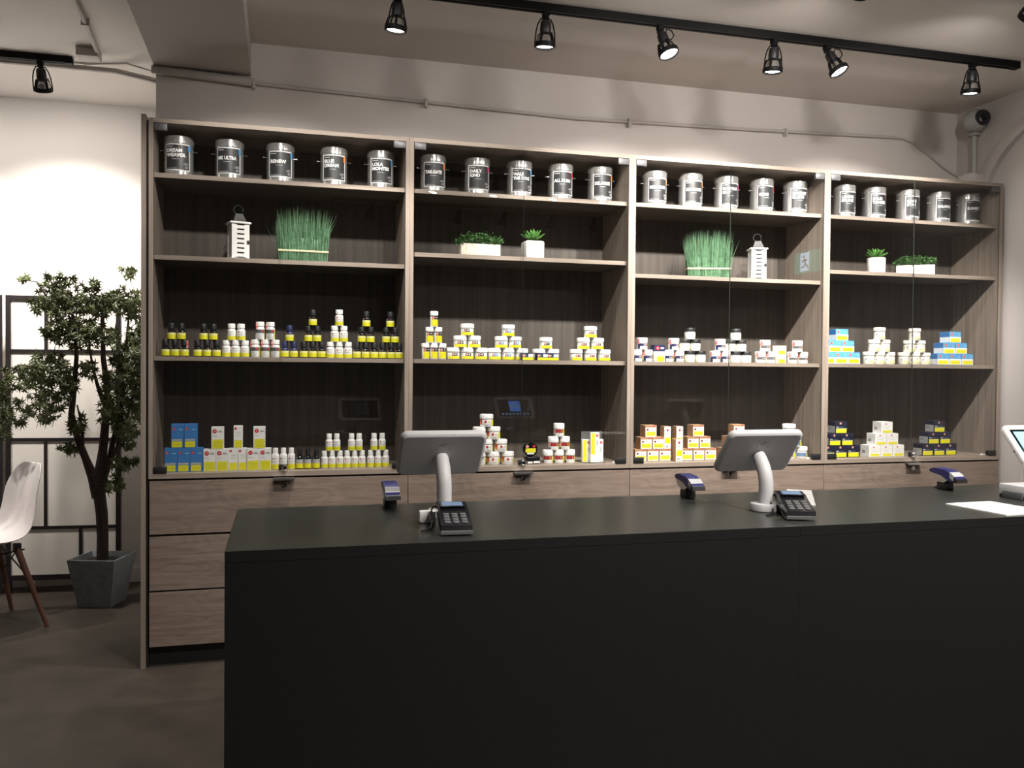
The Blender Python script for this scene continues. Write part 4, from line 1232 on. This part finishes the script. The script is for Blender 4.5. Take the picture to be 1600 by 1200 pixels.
# white card leaning at the second terminal
pk = tag(MB().prism([(-0.045, 0.0), (0.05, 0.0), (0.037, 0.044), (-0.035, 0.046)], 'y', -0.004, 0.004, 'white').build('pin_shield'), 'white plastic shield standing behind the right card terminal', 'pin shield')
pk.scale = (KS, KS, KS); pk.location = (2.206, -1.471, CZ); pk.rotation_euler = (0, 0, -0.36)
pk = tag(MB().bevel_box(-0.022, 0.022, -0.012, 0.012, 0.0, 0.032, 'white', 0.005).build('cradle_block'), 'small white plastic block behind the left card terminal', 'cradle')
pk.scale = (KS, KS, KS); pk.location = (0.954, -1.535, CZ)

def scanner(x, y, rz, label):
    t = thing('barcode_scanner', label, 'scanner', (x, y, CZ), rz, 'blue barcode scanners on the counter')
    t.scale = (KS, KS, KS)
    m = MB()
    m.bevel_box(-0.018, 0.018, -0.020, 0.022, 0.0, 0.026, 'black_plastic', 0.004)
    m.bevel_box(-0.014, 0.014, -0.016, 0.016, 0.02, 0.036, 'black_plastic', 0.004)
    m.build('stand', t)
    # head profile in (y,z): nose towards -Y
    m = MB()
    prof = [(-0.075, 0.034), (-0.070, 0.046), (-0.050, 0.060), (-0.02, 0.070), (0.03, 0.073), (0.050, 0.068), (0.056, 0.060), (0.044, 0.056), (0.0, 0.050), (-0.03, 0.036), (-0.06, 0.030)]
    m.prism(prof, 'x', -0.020, 0.020, 'scanner_blue', True)
    hd = m.build('head', t)
    for s in (-1, 1):
        m = MB()
        m.prism([(0.050, 0.058), (0.038, 0.040), (0.016, 0.028), (-0.012, 0.026), (-0.03, 0.036), (-0.014, 0.046), (0.012, 0.050), (0.042, 0.056)], 'x', s * 0.0175, s * 0.0195, 'alu')
        m.build('side_plate', hd)
    m = MB()
    m.prism([(-0.062, 0.052), (-0.050, 0.0605), (-0.040, 0.0640), (-0.042, 0.046), (-0.056, 0.036)], 'x', -0.0206, 0.0206, 'mid_grey')
    m.build('band', hd)
    m = MB(); m.prism([(-0.077, 0.031), (-0.074, 0.043), (-0.062, 0.050), (-0.054, 0.030)], 'x', -0.0212, 0.0212, 'black_plastic'); m.build('nose', hd)
    MB().tube([(0.0, 0.02, 0.006), (0.0, 0.05, 0.004), (0.02, 0.065, 0.003)], 0.0022, 'black_plastic', 6).build('cable', t)
scanner(0.884, -1.24, 0.0, 'blue barcode scanner in a black stand left of the left tablet stand')
scanner(1.92, -1.24, 0.0, 'blue barcode scanner in a black stand between the two tablet stands')
scanner(2.978, -1.257, 0.0, 'blue barcode scanner in a black stand at the right end of the counter')

m = MB(); m.box(-0.088, 0.088, -0.1075, 0.1075, 0.0, 0.003, 'paper'); pp = tag(m.build('paper_sheet'), 'small stack of white paper at the right end of the counter', 'paper')
pp.scale = (KS, KS, KS); pp.location = (2.809, -1.678, CZ); pp.rotation_euler = (0, 0, 0.07)
t = thing('receipt_printer', 'white printer with dark base cut off by the right edge', 'printer', (3.119, -1.499, CZ), 0.05)
t.scale = (KS, KS, KS)
MB().bevel_box(-0.072, 0.07, -0.05, 0.05, 0.010, 0.044, 'white_shell_shaded', 0.004).build('housing', t)
MB().bevel_box(-0.07, 0.07, -0.048, 0.05, 0.0, 0.010, 'black_plastic', 0.002).build('base', t)
MB().bevel_box(-0.080, -0.072, -0.045, 0.03, 0.0, 0.024, 'dark_grey', 0.003).build('bracket', t)

# ================================================================== ALCOVE: SCREEN, TREE, CHAIR
def folding_screen():
    t = thing('folding_screen', 'black-framed folding screen with white paper panes behind the tree', 'room divider', (0, 0, 0))
    def leaf(ax, ay, bx, by, idx):
        d = Vector((bx - ax, by - ay, 0)); Lw = d.length
        M_ = Matrix.Translation((ax, ay, 0)) @ Matrix.Rotation(math.atan2(d.y, d.x), 4, 'Z')
        fr = MB(); fr.xf = M_
        s = 0.026; H = 1.70
        def bar(x0, x1, z0, z1, dp=0.010):
            fr.box(x0, x1, -dp, dp, z0, z1, 'black_wood')
        bar(0, s, 0, H, .011); bar(Lw - s, Lw, 0, H, .011); bar(s, Lw - s, H - s, H); bar(s, Lw - s, 0.075, 0.105)
        f = fr.build('screen_frame', t)
        zz = [0.105, 0.375, 0.88, 1.385, H - s]
        for z in zz[1:4]:
            r = MB(); r.xf = M_; r.box(s, Lw - s, -0.007, 0.007, z - 0.009, z + 0.009, 'black_wood'); r.build('cross_rail', f)
        for (row, fx) in ((0, 0.645), (1, 0.34), (3, 0.345)):
            r = MB(); r.xf = M_; r.box(fx * Lw - 0.009, fx * Lw + 0.009, -0.0068, 0.0068, zz[row], zz[row + 1], 'black_wood'); r.build('muntin', f)
        cells = [(0, 0, .645), (0, .645, 1), (1, 0, .34), (1, .34, 1), (2, 0, 1), (3, 0, .345), (3, .345, 1)]
        for (row, a, b) in cells:
            r = MB(); r.xf = M_
            r.box(max(s, a * Lw), min(Lw - s, b * Lw), -0.001, 0.001, zz[row], zz[row + 1], 'rice_paper'); r.build('pane', f)
    leaf(-0.955, 1.50, -0.343, 1.44, 0)
    leaf(-1.50, 1.36, -0.975, 1.505, 1)
folding_screen()

# planter and maple
def planter():
    t = thing('tree_planter', 'square tapered slate-grey planter standing on the floor by the cabinet', 'planter', (-0.392, 1.165, 0), -0.29)
    a, b, h = 0.089, 0.129, 0.262
    m = MB()
    vs = []
    for s, z in ((a, 0), (b, h), (b - 0.008, h), (b - 0.02, h - 0.03)):
        vs += [(-s, -s, z), (s, -s, z), (s, s, z), (-s, s, z)]
    fs = [(3, 2, 1, 0)]
    for k in range(3):
        for i in range(4):
            fs.append((k * 4 + i, k * 4 + (i + 1) % 4, (k + 1) * 4 + (i + 1) % 4, (k + 1) * 4 + i))
    m.add(vs, fs, 'planter_slate')
    m.build('tub', t)
    MB().box(-b + 0.019, b - 0.019, -b + 0.019, b - 0.019, h - 0.040, h - 0.030, 'soil').build('soil', t)
planter()
def maple():
    t = thing('maple_tree', 'artificial maple tree with star-shaped green leaves in the grey planter', 'tree', (-0.392, 1.165, 0.232))
    bx, by, bz = -0.392, 1.165, 0.232
    # branch skeleton drawn on a 3.62 mm grid around the trunk base
    SC = 0.00362
    def P(px, py, dy=0.0):
        return Vector(((px - 160) * SC, dy, (868 - py) * SC * 1.0))
    br = [
        ([P(160, 872), P(160, 830, .005), P(159, 795), P(156, 765, -.01), P(157, 735), P(160, 700, .01), P(164, 660, .0), P(168, 610, -.02), P(162, 560, -.02), P(160, 500, 0), P(165, 460, .02)], [.031, .030, .031, .032, .026, .019, .017, .014, .011, .008, .004]),
        ([P(154, 770, -.005), P(148, 740, -.02), P(138, 710, -.03), P(128, 680, -.04), P(120, 645, -.05), P(123, 610, -.04), P(127, 560, -.05), P(125, 510, -.06), P(115, 460, -.05)], [.026, .022, .016, .014, .013, .011, .009, .007, .003]),
        ([P(160, 745), P(168, 720, .03), P(172, 690, .04), P(182, 650, .06), P(186, 600, .07), P(190, 540, .08), P(195, 470, .08)], [.018, .013, .012, .011, .009, .007, .003]),
        ([P(165, 735, -.01), P(174, 715, -.03), P(182, 695, -.04), P(190, 680, -.05)], [.010, .007, .006, .003]),
        ([P(166, 640), P(158, 610, -.05), P(150, 575, -.07), P(146, 540, -.08)], [.010, .008, .006, .003]),
        ([P(123, 620, -.04), P(108, 590, -.07), P(85, 575, -.10), P(55, 572, -.12), P(35, 590, -.13)], [.009, .006, .005, .004, .002]),
        ([P(134, 695, -.035), P(136, 665, -.06), P(130, 630, -.09)], [.009, .006, .003]),
        ([P(178, 700, .03), P(196, 640, .02), P(210, 590, .0), P(216, 540, -.02)], [.009, .007, .005, .002]),
        ([P(127, 540, -.05), P(100, 490, -.06), P(75, 450, -.07), P(60, 448, -.07)], [.006, .005, .003, .002]),
    ]
    tr = MB()
    for i, (pts, rr) in enumerate(br):
        m = MB(); m.tube(pts, [q_ * (1.0 if i == 0 and k_ < 4 else 1.25) for k_, q_ in enumerate(rr)], 'bark', 9)
        m.build('trunk' if i == 0 else 'branch', t)
    # leaf mesh: seven-lobed star
    vs = [(0, 0, 0)]
    lob = [(-150, .45), (-105, .75), (-52, .95), (0, 1.15), (52, .95), (105, .75), (150, .45)]
    ring = []
    for k, (a, l) in enumerate(lob):
        a = math.radians(a)
        ring.append((math.sin(a) * l, math.cos(a) * l, -0.16 * l))
        if k < len(lob) - 1:
            a2 = math.radians((lob[k][0] + lob[k + 1][0]) / 2)
            ring.append((math.sin(a2) * .30, math.cos(a2) * .30, 0.03))
    vs += ring
    lm = MB(); lm.add(vs, [(0, i + 2, i + 1) for i in range(len(ring) - 1)], 'maple_leaf')
    leaf_me = m_mesh(lm, 'leaf')
    rnd = random.Random(19)
    clusters = [  # px, py, dy, radius x, radius z, count
        (105, 455, -.05, 32, 18, 34), (95, 480, -.06, 34, 22, 50), (125, 490, -.03, 40, 26, 80), (118, 520, -.06, 36, 22, 70), (165, 480, .0, 30, 18, 50), (150, 530, -.05, 42, 24, 70),
        (185, 470, .06, 26, 20, 42), (205, 480, .04, 18, 26, 34), (192, 428, .06, 14, 12, 11), (55, 447, -.07, 10, 5, 6),
        (95, 575, -.10, 34, 22, 66), (60, 590, -.12, 34, 22, 60), (30, 605, -.13, 18, 14, 24), (45, 640, -.12, 22, 26, 40), (85, 630, -.10, 34, 24, 60), (110, 600, -.08, 24, 26, 46),
        (35, 672, -.12, 10, 10, 8), (90, 650, -.1, 12, 8, 8), (118, 695, -.06, 14, 8, 16), (130, 660, -.07, 12, 18, 22),
        (195, 560, .05, 26, 34, 80), (210, 530, .0, 16, 22, 36), (205, 610, .02, 22, 30, 60), (190, 650, .04, 22, 26, 44), (215, 640, .0, 10, 20, 16),
        (178, 600, -.04, 20, 28, 40), (205, 570, -.06, 20, 40, 44), (170, 640, -.06, 16, 22, 22), (198, 665, -.06, 20, 20, 26), (150, 460, -.04, 22, 16, 20), (190, 720, -.05, 20, 10, 16), (178, 750, -.05, 14, 14, 18), (205, 715, -.05, 10, 6, 6), (195, 690, .0, 12, 12, 12), (145, 580, -.08, 14, 18, 18)]
    leaves = []
    for (px, py, dy, rx, rz, n_) in clusters:
        for k in range(int(n_ * 1.4)):
            while True:
                u_, v_, w_ = rnd.uniform(-1, 1), rnd.uniform(-1, 1), rnd.uniform(-1, 1)
                if u_ * u_ + v_ * v_ + w_ * w_ < 1:
                    break
            p = P(px + u_ * rx, py + v_ * rz, dy + w_ * min(0.12, rx * SC))
            if bx + p.x > -0.065:
                p.x = -0.065 - bx - rnd.uniform(0, .03)
            sz = rnd.uniform(0.029, 0.042)
            rot = Euler((rnd.uniform(0.7, 2.2), rnd.uniform(-0.6, 0.6), rnd.uniform(-1.2, 1.2)))
            if rnd.random() < 0.55:                 # most leaves hang tip down
                rot = Euler((PI + rnd.uniform(0.9, 2.0), rnd.uniform(-0.5, 0.5), PI + rnd.uniform(-1.0, 1.0)))
            leaves.append((p, sz, rot))
    leaves.sort(key=lambda l: l[0].y)                       # nearest first
    for (p, sz, rot) in leaves[:300]:
        o = obj('leaf', leaf_me, t, p, rot)
        o.scale = (sz, sz, sz)
    m = MB()
    for (p, sz, rot) in leaves[300:]:
        mt = Matrix.Translation(p) @ rot.to_matrix().to_4x4() @ Matrix.Diagonal((sz, sz, sz, 1))
        m.add([tuple(mt @ Vector(v)) for v in vs], [(0, i + 2, i + 1) for i in range(len(ring) - 1)], 'maple_leaf')
    tw = rnd.sample(leaves, 130)
    for (p, sz, rot) in tw:
        m.tube([p, p + Vector((rnd.uniform(-.02, .03), rnd.uniform(-.01, .02), rnd.uniform(-.05, -.02)))], 0.0012, 'bark', 4, False)
    stuff(obj('foliage', m_mesh(m, 'foliage'), t))
maple()

def chair():
    t = thing('shell_chair', 'white moulded shell chair with wooden legs at the left edge', 'chair', (-0.885, 0.82, 0), 0)
    t.rotation_euler = (0, 0, math.radians(-55))
    # local: front -Y, back +Y.  surface of revolution-like shell by lofting cross sections along the seat to back profile
    prof = [(-0.215, 0.425, 0.36), (-0.19, 0.440, 0.40), (-0.12, 0.432, 0.445), (-0.03, 0.420, 0.465), (0.06, 0.418, 0.465), (0.13, 0.436, 0.455), (0.175, 0.478, 0.44),
            (0.20, 0.54, 0.43), (0.215, 0.61, 0.415), (0.23, 0.68, 0.39), (0.25, 0.745, 0.34), (0.262, 0.785, 0.27), (0.268, 0.80, 0.20)]
    n_ = 14
    vs = []
    for j, (y, z, w) in enumerate(prof):
        s = j / (len(prof) - 1)
        for i in range(n_ + 1):
            u_ = -1 + 2 * i / n_
            x = u_ * w / 2
            cup = (abs(u_) ** 2.6) * 0.055 * (1 - 0.45 * abs(2 * s - 1))
            yy = y - cup * min(1, max(0, (s - 0.35) * 2.5))
            zz = z + cup * max(0.0, 1 - s * 1.1)
            vs.append((x, yy, zz))
    fs = []
    for j in range(len(prof) - 1):
        for i in range(n_):
            a = j * (n_ + 1) + i
            fs.append((a, a + 1, a + n_ + 2, a + n_ + 1))
    m = MB(); m.add(vs, fs, 'chair_white', True)
    o = m.build('shell', t)
    so = o.modifiers.new('thickness', 'SOLIDIFY'); so.thickness = 0.007; so.offset = 0
    sb = o.modifiers.new('smooth', 'SUBSURF'); sb.levels = 1; sb.render_levels = 2
    for sx in (-1, 1):
        for sy in (-1, 1):
            m = MB(); m.tube([(sx * 0.13, sy * 0.12 + 0.0, 0.395), (sx * 0.225, sy * 0.225, 0.0)], [0.017, 0.010], 'leg_wood', 10); m.build('leg', t)
            MB().bevel_box(sx * 0.13 - 0.016, sx * 0.13 + 0.016, sy * 0.12 - 0.016, sy * 0.12 + 0.016, 0.375, 0.42, 'black_plastic', 0.003).build('bracket', t)
    for a, b in (((-.155, -.145, .29), (.155, .145, .39)), ((.155, -.145, .29), (-.155, .145, .39)), ((-.17, .165, .24), (.13, .125, .39)), ((.17, .165, .24), (-.13, .125, .39))):
        MB().tube([a, b], 0.004, 'black_plastic', 6).build('brace', t)
chair()

# ================================================================== CAMERA, EXIT SIGN
t = thing('security_camera', 'grey turret security camera on a post above the rightmost cabinet', 'security camera', (4.395, 0.15, TOP))
MB().bevel_box(-0.055, 0.055, -0.03, 0.06, 0.0, 0.078, 'plain_paint', 0.004).build('junction_box', t)
m = MB(); m.lathe([(0.014, 0.078), (0.014, 0.32)], 'cctv_grey', 12); m.lathe([(0.03, 0.076), (0.03, 0.084)], 'cctv_grey', 16); m.lathe([(0.032, 0.298), (0.028, 0.312)], 'cctv_grey', 16); m.build('post', t)
m = MB()
m.lathe([(0.068 * math.sin(a), 0.385 - 0.068 * math.cos(a)) for a in [0.15 + k * (PI - 0.3) / 12 for k in range(13)]], 'cctv_grey', 24)
m.build('shell', t)
d = Vector((-0.28, -1, -0.10)).normalized()
m = MB(); m.xf = Matrix.Translation(Vector((0.012, -0.005, 0.395))) @ d.to_track_quat('Z', 'Y').to_matrix().to_4x4()
m.lathe([(0.044, 0.045), (0.044, 0.060), (0.038, 0.066)], 'black_plastic', 24); m.lathe([(0.018, 0.066), (0.012, 0.074), (0.002, 0.076)], 'black_gloss', 16)
m.build('lens', t)
t = thing('exit_sign', 'lit green running-man exit sign on the right wall, mirrored in cabinet glass', 'sign', (4.48, -1.865, 2.08), 0)
MB().box(-0.03, 0.0, -0.15, 0.15, -0.01, 0.15, 'exit_green').build('light_box', t)
m = MB()
m.quad_x(-0.07, 0.05, 0.0, 0.14, -0.0305, 'exit_white')
m.build('door_pictogram', t)
m = MB()
def bar2(a, b, w):
    a, b = Vector(a), Vector(b); dd = (b - a).normalized(); nn = Vector((-dd.y, dd.x)) * w
    ps = [a + nn, a - nn, b - nn, b + nn]
    m.add([(-0.031, p.x, p.y) for p in ps], [(0, 1, 2, 3)], 'black_ink')
bar2((-.015, .09), (0.0, .055), .010); bar2((0, .055), (.03, .03), .006); bar2((.03, .03), (.045, .005), .006); bar2((0, .055), (-.02, .03), .006); bar2((-.02, .03), (-.05, .03), .006)
bar2((-.015, .09), (-.045, .07), .005); bar2((-.012, .088), (.025, .078), .005)
m.add([(-0.031, -0.022 + 0.011 * math.cos(a), 0.112 + 0.011 * math.sin(a)) for a in [k * PI / 6 for k in range(12)]], [tuple(range(12))], 'black_ink')
m.build('running_figure', t)
